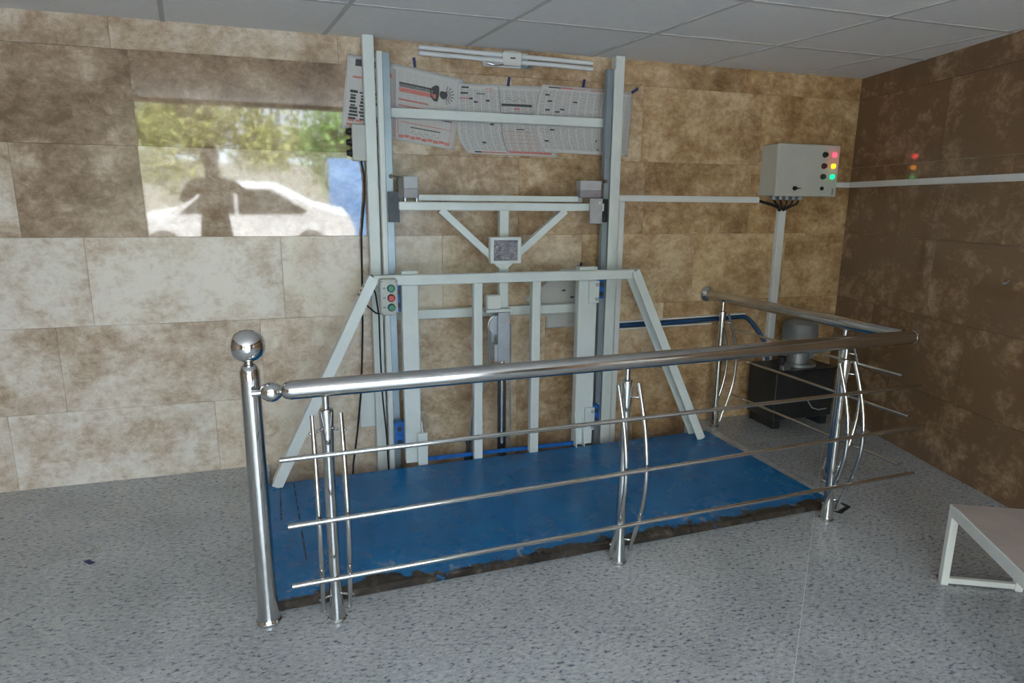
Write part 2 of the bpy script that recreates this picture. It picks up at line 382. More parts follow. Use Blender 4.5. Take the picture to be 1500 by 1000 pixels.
for k in range(8):   # the course stops at the lift pit
    x0, x1 = bx[k], bx[k+1]; yt = -0.34 if 2 < k < 6 else 0.0
    floor_piece([(x0+g, -0.52+g), (x1-g, -0.52+g), (x1-g, yt), (x0+g, yt)])
# ceiling: backing slab, panels and the T-bars between them
ceiling = struct(MB().box((-3.65, -6.3, ZC + 0.03), (4.05, 0.15, ZC + 0.15)).build('ceiling', 'plaster'))
gx = [-0.665 + 0.8105 * k for k in range(-4, 7)]; gy = [0.0] + [-0.63 - 0.655 * k for k in range(0, 10)]
SK = -0.16
def cpoly(poly):
    poly = clip(poly, -3.5, 0, 1, 0); poly = clip(poly, 0, -6.1, 0, 1) if poly else poly
    poly = clip(poly, RW0.x, RW0.y, RWN.x, RWN.y) if poly else poly
    return poly if len(poly) > 2 and area(poly) > 0.0005 else None
hb = 0.012
for i in range(len(gx) - 1):
    for j in range(len(gy) - 1):
        ya, yb = gy[j] - (hb if j else 0), gy[j+1] + hb
        p = cpoly([(gx[i]+hb+SK*ya, ya), (gx[i+1]-hb+SK*ya, ya), (gx[i+1]-hb+SK*yb, yb), (gx[i]+hb+SK*yb, yb)])
        if p: MB().prism([(x, y, ZC + 0.004) for x, y in p], (0, 0, 0.028)).build('ceiling_panel', 'ceiling_white', ceiling)
for x in gx:
    p = cpoly([(x-hb, 0), (x+hb, 0), (x+hb+SK*gy[-1], gy[-1]), (x-hb+SK*gy[-1], gy[-1])])
    if p: MB().prism([(a, b_, ZC) for a, b_ in p], (0, 0, 0.03)).build('ceiling_bar', 'ceiling_bar', ceiling)
for y in gy[1:]:
    p = cpoly([(-3.5, y-hb), (4.2, y-hb), (4.2, y+hb), (-3.5, y+hb)])
    if p: MB().prism([(a, b_, ZC + 0.0005) for a, b_ in p], (0, 0, 0.03)).build('ceiling_bar', 'ceiling_bar', ceiling)
# strip along the right side of the pit, and the front corner slot, its shade painted as a dark strip
struct(MB().prism([(2.632, -0.30, 0), (2.74, -0.28, 0), (2.715, -1.40, 0), (2.648, -1.43, 0)], (0, 0, 0.006)).build('trim_1', 'threshold'))
struct(MB().prism([(2.60, -1.50, 0.0), (2.62, -1.54, 0.0), (2.735, -1.49, 0.0), (2.72, -1.40, 0.0), (2.705, -1.40, 0.0), (2.712, -1.478, 0.0), (2.625, -1.51, 0.0)], (0, 0, 0.002)).build('trim_2', 'hole_dark'))

# ------------------------------------------------------------------ LIFT: fixed mast frame
mast = thing('lift_mast_frame', (1.15, -0.08, 0), 'pale grey steel mast frame of two tall columns with cross bars against the stone wall', 'lift frame')
MB().box((0.344, -0.10, -0.299), (0.408, -0.03, ZC), 0.004).build('column', 'paint_pale', mast)
MB().box((1.900, -0.10, -0.299), (1.964, -0.03, ZC), 0.004).build('column', 'paint_pale', mast)
def channel(x0, x1, inward):   # C section: front flange, web, back flange
    m_ = MB(); m_.box((x0, -0.175, -0.299), (x1, -0.167, 2.41)); m_.box((x0, -0.10, -0.299), (x1, -0.095, 2.41))
    xa, xb = (x0, x0 + 0.006) if inward > 0 else (x1 - 0.006, x1)
    m_.box((xa, -0.167, -0.299), (xb, -0.10, 2.41)); return m_
channel(0.414, 0.442, 1).build('guide_channel', 'paint_pale', mast)
channel(1.858, 1.892, -1).build('guide_channel', 'paint_pale', mast)
MB().box((0.444, -0.158, -0.299), (0.486, -0.118, 2.41), 0.002).build('guide_rail', 'galvanised', mast)
MB().box((1.818, -0.158, -0.299), (1.857, -0.118, 2.41), 0.002).build('guide_rail', 'galvanised', mast)
MB().box((0.408, -0.085, 2.076), (1.900, -0.035, 2.130), 0.003).build('cross_bar', 'paint_pale', mast)
MB().box((0.408, -0.085, 0.886), (1.900, -0.035, 0.944), 0.003).build('cross_bar', 'paint_pale', mast)
MB().box((0.252, -0.040, 0.20), (0.344, -0.028, 0.43), 0.002).build('wall_bracket', 'paint_pale', mast)
MB().box((0.340, -0.028, 0.26), (0.40, -0.0, 0.40)).build('standoff', 'paint_pale', mast)
MB().box((1.908, -0.030, 0.26), (1.96, 0.0, 0.40)).build('standoff', 'paint_pale', mast)

# ------------------------------------------------------------------ LIFT: moving carriage with blue deck
car = thing('lift_carriage', (1.2, -0.9, 0), 'lift platform with worn blue deck and pale steel guard frame', 'lift platform')
TZ = 0.036
deck_pts = [(-0.290, -0.39), (-0.215, -1.567), (2.635, -1.466), (2.612, -0.31)]
MB().prism([(x, y, 0.003) for x, y in deck_pts], (0, 0, TZ - 0.003)).build('deck', 'deck_blue', car)
MB().prism([(0.60, -0.302, TZ), (1.66, -0.302, TZ), (1.66, -0.284, TZ), (0.60, -0.284, TZ)], (0, 0, 0.022)).build('back_lip', 'blue_part', car)
for p0, p1 in (((-0.225, -0.45), (-0.205, -0.86)), ((-0.155, -0.41), (-0.085, -1.28))):
    n = 9
    m_ = MB()
    for k in range(n):
        a = Vector((*p0, TZ)).lerp(Vector((*p1, TZ)), k / n); b_ = Vector((*p0, TZ)).lerp(Vector((*p1, TZ)), (k + random.uniform(0.6, 0.95)) / n)
        m_.bar(a, b_, 0.007, 0.0012, (1, 0, 0))
    m_.build('marker_line', 'marker_ink', car)['kind'] = 'stuff'
MB().box((0.335, -0.36, 1.135), (1.965, -0.31, 1.193), 0.004).build('guard_beam', 'paint_pale', car)
for x0, x1 in ((0.912, 0.966), (1.278, 1.334)):
    MB().box((x0, -0.358, TZ), (x1, -0.31, 1.136), 0.003).build('guard_bar', 'paint_pale', car)
def brace(p0, p1, inward):    # C section brace, open to the inside
    p0, p1 = V3(p0), V3(p1); a = (p1 - p0).normalized(); sd = Vector((1, 0, 0)); sd = (sd - a * sd.dot(a)).normalized(); u = Vector((0, 1, 0)); u = (u - a * u.dot(a)).normalized()
    m_ = MB(); m_.bar(p0 - u * 0.028, p1 - u * 0.028, 0.056, 0.006, (1, 0, 0)); m_.bar(p0 + u * 0.085, p1 + u * 0.085, 0.050, 0.006, (1, 0, 0))
    m_.bar(p0 - sd * inward * 0.0255 + u * 0.0285, p1 - sd * inward * 0.0255 + u * 0.0285, 0.005, 0.113, (1, 0, 0)); return m_
brace((0.335, -0.36, 1.185), (-0.243, -0.42, TZ), 1).build('brace', 'paint_pale', car)
brace((1.955, -0.36, 1.185), (2.485, -0.42, TZ), -1).build('brace', 'paint_pale', car)
for (x0, x1, gx_) in ((0.496, 0.592, 0.592), (1.604, 1.730, 1.604)):
    MB().box((x0, -0.31, TZ), (x1, -0.25, 1.212), 0.004).build('upright', 'paint_pale', car)
    if gx_ < 1:
        MB().box((0.562, -0.36, TZ), (0.622, -0.345, 0.24), 0.003).prism([(0.592, -0.345, TZ), (0.592, -0.31, TZ), (0.592, -0.31, 0.30), (0.592, -0.345, 0.24)], (0.006, 0, 0)).build('gusset', 'paint_pale', car)
    else:
        MB().prism([(1.60, -0.36, TZ), (1.60, -0.31, TZ), (1.60, -0.31, 0.26)], (0.006, 0, 0)).prism([(1.655, -0.36, TZ), (1.655, -0.31, TZ), (1.655, -0.31, 0.28)], (0.006, 0, 0)).build('gusset', 'paint_pale', car)
# upper yoke
MB().box((0.50, -0.28, 1.553), (1.772, -0.23, 1.600), 0.004).build('yoke_beam', 'paint_pale', car)
MB().box((0.62, -0.22, 1.607), (1.648, -0.18, 1.642), 0.003).build('yoke_rear_bar', 'paint_pale', car)
MB().bar((0.74, -0.258, 1.556), (1.10, -0.258, 1.232), 0.046, 0.04, (0, 1, 0)).build('diagonal_brace', 'paint_pale', car)
MB().bar((1.515, -0.258, 1.556), (1.135, -0.258, 1.232), 0.046, 0.04, (0, 1, 0)).build('diagonal_brace', 'paint_pale', car)
MB().box((1.102, -0.248, 0.965), (1.160, -0.20, 1.556), 0.003).build('centre_bar', 'paint_pale', car)
MB().prism([(1.012, -0.286, 1.30), (1.222, -0.286, 1.30), (1.135, -0.286, 1.205), (1.098, -0.286, 1.205)], (0, 0.008, 0)).build('apex_plate', 'paint_pale', car)
for x0, x1, z0, z1, ma, nb in ((0.449, 0.506, 1.485, 1.655, 'roller_black', 0), (1.768, 1.812, 1.485, 1.628, 'roller_black', 1), (0.452, 0.506, 0.966, 1.124, 'blue_part', 0), (0.440, 0.498, 0.118, 0.282, 'blue_part', 0), (1.765, 1.806, 1.0, 1.122, 'blue_part', 1), (1.757, 1.806, 0.148, 0.274, 'blue_part', 1)):
    m_ = MB(); m_.box((x0, -0.25, z0), (x1, -0.244, z1)); m_.box((x0, -0.244, z0), (x0 + 0.005, -0.185, z1)); m_.box((x1 - 0.005, -0.244, z0), (x1, -0.185, z1))
    m_.box((x0, -0.244, z0), (x1, -0.185, z0 + 0.005)); m_.box((x0, -0.244, z1 - 0.005), (x1, -0.185, z1))
    rb = m_.build('roller_bracket', ma, car)
    for zz in (z0 + (z1 - z0) * 0.25, z0 + (z1 - z0) * 0.75):
        MB().lathe(((x0 + x1) / 2, -0.25, zz), [(0.016, 0), (0.016, 0.006), (0.009, 0.006), (0.009, 0.012)], 10, (0, -1, 0)).build('bolt', ma if ma == 'roller_black' else 'dark_channel', rb)
for z0, z1 in ((1.478, 1.63), (0.985, 1.125), (0.135, 0.29)):
    pp = MB().box((1.655 if z0 > 1.3 else 1.668, -0.326, z0), (1.738, -0.312, z1), 0.002).build('guide_plate', 'zinc' if z0 > 1.3 else 'paint_pale', car)
    for zz in (z0 + 0.025, z1 - 0.025):
        MB().lathe((1.722, -0.326, zz), [(0.012, 0), (0.012, 0.008), (0.007, 0.008), (0.007, 0.014)], 8, (0, -1, 0)).build('bolt', 'zinc', pp)
        if z0 > 1.3: MB().lathe((1.670, -0.326, zz), [(0.010, 0), (0.010, 0.008)], 8, (0, -1, 0)).build('bolt', 'zinc', pp)

# ------------------------------------------------------------------ hydraulic ram with pulley
ram = thing('hydraulic_ram', (1.13, -0.2, 0), 'upright chrome hydraulic ram with silver pulley block behind the guard bars', 'hydraulic ram')
MB().lathe((1.13, -0.215, -0.30), [(0.05, 0), (0.05, 0.012), (0.03, 0.012), (0.028, 0.90)], 20).build('cylinder', 'rod_steel', ram)
MB().lathe((1.13, -0.215, 0.58), [(0.018, 0), (0.018, 0.08)], 16).build('piston_rod', 'chrome', ram)
blk = MB().box((1.083, -0.287, 0.632), (1.160, -0.275, 0.942), 0.002).build('pulley_block', 'zinc', ram)
MB().box((1.062, -0.205, 0.66), (1.140, -0.195, 0.945)).box((1.064, -0.275, 0.632), (1.150, -0.205, 0.74)).build('block_body', 'zinc', ram)
MB().lathe((1.121, -0.287, 0.862), [(0.016, 0), (0.016, 0.008), (0.009, 0.008), (0.009, 0.016)], 6, (0, -1, 0)).build('axle_bolt', 'zinc', blk)
MB().lathe((1.100, -0.262, 0.855), [(0.066, 0), (0.066, 0.008), (0.052, 0.013), (0.052, 0.026), (0.066, 0.031), (0.066, 0.040)], 28, (0, 1, 0)).build('pulley', 'zinc', ram)
MB().box((1.005, -0.29, 0.945), (1.168, -0.19, 0.962), 0.002).build('top_plate', 'paint_pale', ram)
MB().tube([(1.042, -0.242, 0.87), (1.03, -0.235, 0.60), (0.975, -0.225, 0.40), (0.93, -0.21, 0.24), (0.905, -0.20, -0.15)], 0.006, 6).build('wire_rope', 'zinc', ram)
MB().tube([(1.048, -0.256, 0.88), (1.04, -0.25, 0.60), (0.985, -0.235, 0.40), (0.94, -0.215, 0.24), (0.92, -0.20, -0.15)], 0.006, 6).build('wire_rope', 'zinc', ram)
MB().tube([(1.176, -0.245, 0.86), (1.178, -0.24, 0.45), (1.190, -0.22, -0.29)], 0.006, 6).build('wire_rope', 'zinc', ram)
MB().lathe((0.91, -0.205, -0.30), [(0.03, 0), (0.03, 0.32), (0.012, 0.325), (0.012, 0.39), (0.018, 0.39), (0.018, 0.42)], 10).build('rope_anchor', 'dark_channel', ram)

# ------------------------------------------------------------------ boxes and lamps on the lift
fl = thing('flood_lamp', (1.115, -0.30, 1.245), 'square floodlight with crinkled silver reflector on the V brace', 'lamp')
MB().box((1.021, -0.335, 1.246), (1.211, -0.288, 1.263), 0.002).box((1.021, -0.335, 1.383), (1.211, -0.288, 1.401), 0.002).box((1.021, -0.335, 1.263), (1.041, -0.288, 1.383)).box((1.191, -0.335, 1.263), (1.211, -0.288, 1.383)).build('housing', 'paint_pale', fl)
MB().box((1.041, -0.322, 1.263), (1.191, -0.30, 1.383)).build('reflector', 'lamp_glass', fl)
sb = thing('switch_box', (1.05, -0.28, 0.965), 'small square white switch box on the pulley plate', 'switch box')
MB().box((1.012, -0.302, 0.966), (1.100, -0.25, 1.052), 0.004).build('cover', 'white_paint', sb)
MB().box((1.003, -0.298, 0.970), (1.012, -0.254, 1.048), 0.001).build('side_flange', 'plastic_grey', sb)
def limit_switch(x0, x1, z0, z1, sgn, label):
    t = thing('limit_switch', ((x0+x1)/2, -0.2, z0), label, 'limit switch', 'limit switches on the yoke')
    zm = z0 + (z1 - z0) * 0.42
    MB().box((x0, -0.262, zm), (x1, -0.19, z1), 0.004).build('cover', 'plastic_grey', t)
    MB().box((x0, -0.260, z0), (x1, -0.192, zm), 0.003).build('base', 'plastic_mauve', t)
    for xb in (x0 + 0.004, x1 - 0.012): MB().box((xb, -0.255, z0 - 0.02), (xb + 0.008, -0.2, z0)).build('bracket', 'zinc', t)
    xe = x0 if sgn < 0 else x1
    ar = MB().bar((xe - sgn * 0.01, -0.20, z1 - 0.01), (xe + sgn * 0.055, -0.18, z1 + 0.004), 0.012, 0.010, (0, 0, 1)).build('lever_arm', 'plastic_brown', t)
    MB().lathe((xe + sgn * 0.058, -0.20, z1 + 0.0), [(0.012, 0), (0.012, 0.02)], 12, (0, 1, 0)).build('roller', 'plastic_brown', ar)
    MB().box((xe - (0.028 if sgn < 0 else 0), -0.255, z0), (xe + (0.0 if sgn < 0 else 0.02), -0.195, z1 - 0.01)).build('gland', 'plastic_brown', t)
limit_switch(0.530, 0.612, 1.622, 1.742, -1, 'mauve limit switch box beside the button-box column')
limit_switch(1.614, 1.756, 1.634, 1.738, 1, 'mauve limit switch box above the yoke end toward the control cabinet')
bb = thing('push_button_box', (0.41, -0.36, 0.978), 'grey push-button box with green, red and green buttons on the guard beam', 'button box')
MB().box((0.362, -0.430, 0.978), (0.459, -0.362, 1.180), 0.006).build('body', 'box_grey', bb)
for z, ma in ((1.130, 'button_green'), (1.0765, 'button_red'), (1.0235, 'button_green')):
    bt = MB().lathe((0.422, -0.430, z), [(0.022, 0), (0.022, 0.006), (0.020, 0.007)], 20, (0, -1, 0)).build('bezel', 'button_dark', bb)
    MB().lathe((0.422, -0.436, z), [(0.0185, 0), (0.0185, 0.008), (0.015, 0.012)], 20, (0, -1, 0)).build('button_cap', ma, bt)
    MB().box((0.376, -0.4312, z - 0.004), (0.392, -0.4295, z + 0.006)).build('legend', 'legend_print', bb)
for x, z in ((0.372, 1.168), (0.449, 1.168), (0.372, 0.99), (0.449, 0.99)):
    MB().lathe((x, -0.430, z), [(0.0035, 0), (0.0035, 0.002)], 8, (0, -1, 0)).build('screw', 'dark_channel', bb)
sbx = thing('push_button_box', (0.30, -0.06, 1.828), 'narrow grey box with three black side buttons on the mast column', 'button box')
MB().box((0.268, -0.105, 1.829), (0.3435, -0.035, 2.028), 0.005).build('body', 'box_grey', sbx)
for z in (1.990, 1.931, 1.872):
    bt = MB().lathe((0.268, -0.07, z), [(0.021, 0), (0.021, 0.012)], 16, (-1, 0, 0)).build('bezel', 'rubber', sbx)
    MB().lathe((0.256, -0.07, z), [(0.016, 0), (0.016, 0.014), (0.012, 0.018)], 16, (-1, 0, 0)).build('button_cap', 'rubber', bt)
# cables on the mast
tag(MB().tube([(0.318, -0.07, 1.829), (0.330, -0.07, 1.74), (0.328, -0.06, 1.62), (0.302, -0.05, 1.40), (0.297, -0.05, 1.18), (0.287, -0.06, 0.85), (0.272, -0.07, 0.6), (0.255, -0.10, 0.42), (0.225, -0.12, 0.20), (0.19, -0.15, 0.0), (0.17, -0.16, -0.28)], 0.006, 8).build('cable', 'rubber'), 'black cable hanging down the wall from the side-button box', 'cable')
tag(MB().tube([(0.37, -0.38, 0.982), (0.34, -0.37, 0.985), (0.30, -0.34, 1.02), (0.275, -0.32, 1.06), (0.29, -0.315, 1.14), (0.335, -0.29, 1.125), (0.352, -0.27, 1.08), (0.368, -0.26, 0.95), (0.37, -0.24, 0.7), (0.375, -0.235, 0.45), (0.392, -0.22, 0.2), (0.405, -0.22, -0.28)], 0.005, 8).build('cable', 'rubber'), 'dark cable looping from the three-button box down the column', 'cable')

pts = []
for k in range(40):
    a = k * 0.9; q = k / 39
    pts.append((0.245 + 0.085 * q + 0.008 * math.cos(a), -0.372 + 0.006 * math.sin(a * 1.3), 1.085 + 0.115 * q + 0.010 * math.sin(a)))
tag(MB().tube(pts, 0.0022, 6).build('wire_tie', 'plastic_brown'), 'thin twisted wire tied round the top of the brace beside the three-button box', 'wire')
# ------------------------------------------------------------------ railings
def out_front(x): return -1.6845 + 0.0458 * x
A = 0.0458; FD = Vector((math.cos(A), math.sin(A), 0)); FN = Vector((math.sin(A), -math.cos(A), 0))   # along, outward
SD = Vector((0.0448, -0.999, 0)); SN = Vector((0.999, 0.0448, 0))
def arc_off(z): return 0.10 * math.sin(PI * min(1, max(0, (z - 0.075) / 0.775)))
def baluster(parent, x, y, D, N, htop=0.915):
    pst = MB().lathe((x, y, 0), [(0.036, 0), (0.037, 0.008), (0.031, 0.014), (0.030, 0.03), (0.025, 0.10), (0.0215, 0.17), (0.0205, 0.60), (0.0205, 0.70), (0.027, 0.845), (0.026, 0.858), (0.022, 0.862), (0.012, 0.864), (0.012, htop)], 20).build('post', 'steel', parent)
    MB().prism([Vector((x, y, htop)) + D * a + N * b_ for a, b_ in ((-0.03, -0.012), (0.03, -0.012), (0.03, 0.012), (-0.03, 0.012))], (0, 0, 0.004)).build('saddle', 'steel', pst)
    for s_ in (-1, 1):
        pts = []
        for k in range(17):
            z = 0.055 + 0.79 * k / 16
            pts.append(Vector((x, y, 0)) + D * (0.050 * s_) + N * (arc_off(z) + 0.012) + Vector((0, 0, z)))
        sp = MB().tube(pts, 0.0095, 10).build('curved_spindle', 'steel', parent)
        for z in (0.11, 0.785):
            MB().tube([Vector((x, y, z)) + D * (0.012 * s_), Vector((x, y, z)) + D * (0.064 * s_) + N * (arc_off(z) + 0.012)], 0.0045, 6).build('pin', 'steel', sp)
rail = thing('handrail', (1.3, -1.62, 0), 'long stainless steel railing with ball-topped end post along the front of the blue deck', 'railing')
px, py = -0.2265, -1.615
np_ = MB().lathe((px, py, 0), [(0.047, 0), (0.048, 0.010), (0.042, 0.018), (0.041, 0.03), (0.037, 0.10), (0.035, 0.18), (0.0345, 0.975), (0.0345, 1.004), (0.028, 1.022), (0.016, 1.032), (0.014, 1.045)], 32).build('end_post', 'steel', rail)
MB().lathe((px, py, 1.040), [(0.020, 0.0), (0.040, 0.010), (0.054, 0.026), (0.061, 0.048), (0.061, 0.062), (0.055, 0.084), (0.042, 0.102), (0.022, 0.113), (0.0, 0.116)], 32).build('ball_finial', 'chrome', np_)
kn = Vector((-0.155, -1.668, 0.937))
MB().lathe(kn - FD * 0.045 + Vector((0, 0.0, 0)), [(0.012, -0.02), (0.012, 0.01), (0.023, 0.014), (0.034, 0.031), (0.037, 0.046), (0.034, 0.061), (0.023, 0.077), (0.012, 0.084), (0.010, 0.10)], 24, FD).build('ball_joint', 'chrome', rail)
MB().lathe(kn + FN * 0.026, [(0.022, 0), (0.022, 0.009), (0.018, 0.012), (0.0, 0.012)], 18, FN).build('joint_cap', 'steel', rail)
r0 = Vector((-0.112, out_front(-0.112), 0.944)); r1 = Vector((2.935, out_front(2.935), 0.946))
L = (r1 - r0).length
MB().lathe(r0, [(0.012, -0.012), (0.020, -0.006), (0.030, 0.004), (0.0345, 0.022), (0.0345, L - 0.02), (0.030, L - 0.004), (0.018, L + 0.004), (0.0, L + 0.006)], 28, (r1 - r0)).build('top_rail', 'steel', rail)
MB().lathe(r1 - FD * 0.012, [(0.034, -0.004), (0.036, 0.0), (0.034, 0.012), (0.022, 0.022), (0.0, 0.026)], 20, FD).build('end_cap', 'chrome', rail)
for z, off, xa, xb in ((0.711, 0.062, -0.141, 2.93), (0.500, 0.117, -0.128, 2.93), (0.238, 0.086, -0.128, 2.945)):
    a = Vector((xa, out_front(xa), z)) + FN * (off + 0.012); b_ = Vector((xb, out_front(xb), z)) + FN * (off + 0.012)
    if z > 0.6: a.z += 0.004; b_.z -= 0.004
    elif z > 0.3: a.z -= 0.012; b_.z += 0.010
    br = MB().tube([a, b_], 0.0095, 12).build('rail_bar', 'steel', rail)
for x in (0.027, 1.272, 2.497): baluster(rail, x, out_front(x) + 0.006, FD, FN)
rail2 = thing('handrail', (2.82, -0.7, 0), 'short stainless steel side railing running out from the back wall beside the pump', 'railing')
s0 = Vector((2.745, 0.0, 0.967)); s1 = Vector((2.886, -1.53, 0.950))
MB().lathe(s0, [(0.058, 0), (0.060, 0.012), (0.052, 0.028), (0.036, 0.036), (0.034, 0.04)], 28, (s1 - s0)).build('wall_flange', 'chrome', rail2)
MB().lathe(s0, [(0.0335, 0.03), (0.0335, (s1 - s0).length)], 28, (s1 - s0)).build('top_rail', 'steel', rail2)
for z, off, ya, yb in ((0.726, 0.060, -0.14, -1.51), (0.503, 0.117, -0.20, -1.535), (0.237, 0.086, -0.16, -1.54)):
    a = Vector((2.8202 - 0.0448 * ya, ya, z)) + SN * (off + 0.0); b_ = Vector((2.8202 - 0.0448 * yb, yb, z)) + SN * (off + 0.0)
    MB().tube([a, b_], 0.0085, 12).build('rail_bar', 'steel', rail2)
baluster(rail2, 2.783, -0.16, SD, SN, 0.93)
baluster(rail2, 2.862, -1.186, SD, SN, 0.918)

# ------------------------------------------------------------------ wall fittings
lf = thing('wall_strip_fitting', (1.2, -0.01, 2.41), 'white twin-bar strip fitting with chrome centre clip high on the wall', 'strip light')
for za, zb in ((2.474, 2.461), (2.442, 2.428)):
    MB().tube([(0.667, -0.045, za), (1.765, -0.045, zb)], 0.0135, 14).build('tube', 'pvc_white', lf)
MB().box((1.172, -0.075, 2.410), (1.292, -0.016, 2.489), 0.012).build('clip', 'white_paint', lf)
MB().box((1.214, -0.0765, 2.444), (1.247, -0.0745, 2.452)).build('logo', 'logo_print', lf)
MB().box((1.06, -0.018, 2.405), (1.345, 0.0, 2.492), 0.003).build('back_plate', 'pvc_white', lf)
pts = [(1.07 + 0.11 * k / 10, -0.05 - 0.012 * math.sin(PI * k / 10), 2.418 - 0.012 * math.sin(PI * k / 10)) for k in range(11)]
MB().tube(pts, 0.007, 10).build('spring_lip', 'chrome', lf)
MB().tube([(1.29, -0.05, 2.408), (1.34, -0.05, 2.404), (1.36, -0.04, 2.412)], 0.007, 10).build('spring_lip', 'galvanised', lf)

def duct(name, lo, hi, label, lid):
    t = thing(name, ((lo[0]+hi[0])/2, hi[1], lo[2]), label, 'cable duct', 'white cable ducts')
    MB().box(lo, hi, 0.0015).build('trough', 'pvc_white', t)
    MB().box(lid[0], lid[1], 0.0015).build('lid', 'pvc_white', t); return t
duct('cable_duct', (2.0, -0.020, 1.616), (3.118, 0.0, 1.658), 'white horizontal cable duct from the mast to the control cabinet', ((2.0, -0.025, 1.619), (3.118, -0.020, 1.650)))
duct('cable_duct', (2.003, -0.020, -0.28), (2.047, 0.0, 1.615), 'white vertical cable duct standing close beside the mast column', ((2.007, -0.025, -0.28), (2.043, -0.020, 1.60)))
duct('cable_duct', (3.292, -0.030, 0.40), (3.352, 0.0, 1.564), 'white vertical cable duct dropping from under the control cabinet', ((3.303, -0.036, 0.40), (3.350, -0.030, 1.564)))
duct('cable_duct', (3.645, -0.020, 1.735), (3.915, 0.0, 1.775), 'short white cable duct between control cabinet and dark right-hand wall', ((3.645, -0.025, 1.738), (3.915, -0.020, 1.772)))
t = thing('cable_duct', RP(3, 1.74), 'long white cable duct running along the dark brown wall', 'cable duct', 'white cable ducts')
MB().prism([RP(0.03, 1.735), RP(6.4, 1.735), RP(6.4, 1.735, -0.02), RP(0.03, 1.735, -0.02)], (0, 0, 0.040)).build('trough', 'pvc_white', t)
MB().prism([RP(0.03, 1.738, -0.02), RP(6.4, 1.738, -0.02), RP(6.4, 1.738, -0.025), RP(0.03, 1.738, -0.025)], (0, 0, 0.034)).build('lid', 'pvc_white', t)
# control cabinet
cb = thing('control_cabinet', (3.38, 0, 1.663), 'grey steel control cabinet with red, amber and green pilot lights', 'control cabinet')
MB().box((3.122, -0.160, 1.666), (3.640, 0.0, 2.014), 0.004).build('body', 'cabinet_grey', cb)
door = MB().box((3.118, -0.178, 1.663), (3.645, -0.162, 2.018), 0.004).build('door', 'cabinet_grey', cb)
for z, mb_, ml in ((1.951, 'button_dark', 'lamp_red'), (1.874, 'button_maroon', 'lamp_amber'), (1.801, 'button_dark', 'lamp_green')):
    MB().lathe((3.513, -0.178, z), [(0.020, 0), (0.020, 0.008), (0.016, 0.009), (0.016, 0.020), (0.013, 0.023)], 18, (0, -1, 0)).build('push_button', mb_, cb)
    pl_ = MB().lathe((3.590, -0.178, z + 0.001), [(0.020, 0), (0.020, 0.006)], 18, (0, -1, 0)).build('pilot_bezel', 'zinc', cb)
    MB().lathe((3.590, -0.184, z + 0.001), [(0.0165, 0), (0.0165, 0.010), (0.011, 0.016), (0.0, 0.018)], 18, (0, -1, 0)).build('pilot_light', ml, pl_)
hk = MB().lathe((3.280, -0.178, 1.718), [(0.015, 0), (0.015, 0.012)], 16, (0, -1, 0)).build('key_lock', 'rubber', door)
MB().prism([(3.280, -0.188, 1.725), (3.335, -0.188, 1.718), (3.280, -0.188, 1.711)], (0, -0.008, 0)).build('key_handle', 'rubber', door)
MB().lathe((3.514, -0.178, 1.720), [(0.013, 0), (0.013, 0.010)], 16, (0, -1, 0)).build('key_lock', 'rubber', door)
MB().box((3.606, -0.1795, 1.675), (3.622, -0.178, 1.722)).build('rating_label', 'legend_print', door)
for k in range(5):
    x = 3.17 + k * 0.055
    gl = MB().lathe((x, -0.11, 1.666), [(0.016, 0), (0.016, 0.014), (0.020, 0.014), (0.020, 0.024), (0.011, 0.030)], 10, (0, 0, -1)).build('cable_gland', 'galvanised', cb)
    tag(MB().tube([(x, -0.11, 1.640), (x * 0.8 + 3.318 * 0.2, -0.105, 1.610), (x * 0.4 + 3.318 * 0.6, -0.07, 1.588), (3.310 + 0.004 * k, -0.028 - 0.003 * k, 1.567), (3.310 + 0.004 * k, -0.018, 1.55)], 0.0065, 6).build('cable', 'rubber'), 'short black cable bending from a gland under the control cabinet', 'cable', 'cables under the cabinet')
tag(MB().tube([(3.105, -0.012, 1.634), (3.15, -0.02, 1.622), (3.22, -0.03, 1.605), (3.28, -0.035, 1.585), (3.305, -0.02, 1.555)], 0.010, 8).build('cable', 'rubber'), 'thick black cable sagging between the horizontal and vertical ducts', 'cable')
# hydraulic hose in its trunking
hz = thing('hydraulic_hose', (2.6, -0.02, 0.74), 'dark blue hydraulic hose in white edging running low across the wall', 'hose')
MB().tube([(2.047, -0.022, 0.768), (2.5, -0.022, 0.772), (3.06, -0.024, 0.786), (3.09, -0.026, 0.780), (3.12, -0.05, 0.75), (3.17, -0.08, 0.68), (3.21, -0.11, 0.60), (3.23, -0.13, 0.47)], 0.016, 10).build('hose', 'hose_blue', hz)
MB().bar((2.047, -0.012, 0.791), (3.085, -0.012, 0.808), 0.010, 0.022, (0, 0, 1)).build('edging', 'pvc_white', hz)
MB().bar((2.047, -0.012, 0.742), (2.80, -0.012, 0.748), 0.010, 0.022, (0, 0, 1)).build('edging', 'pvc_white', hz)
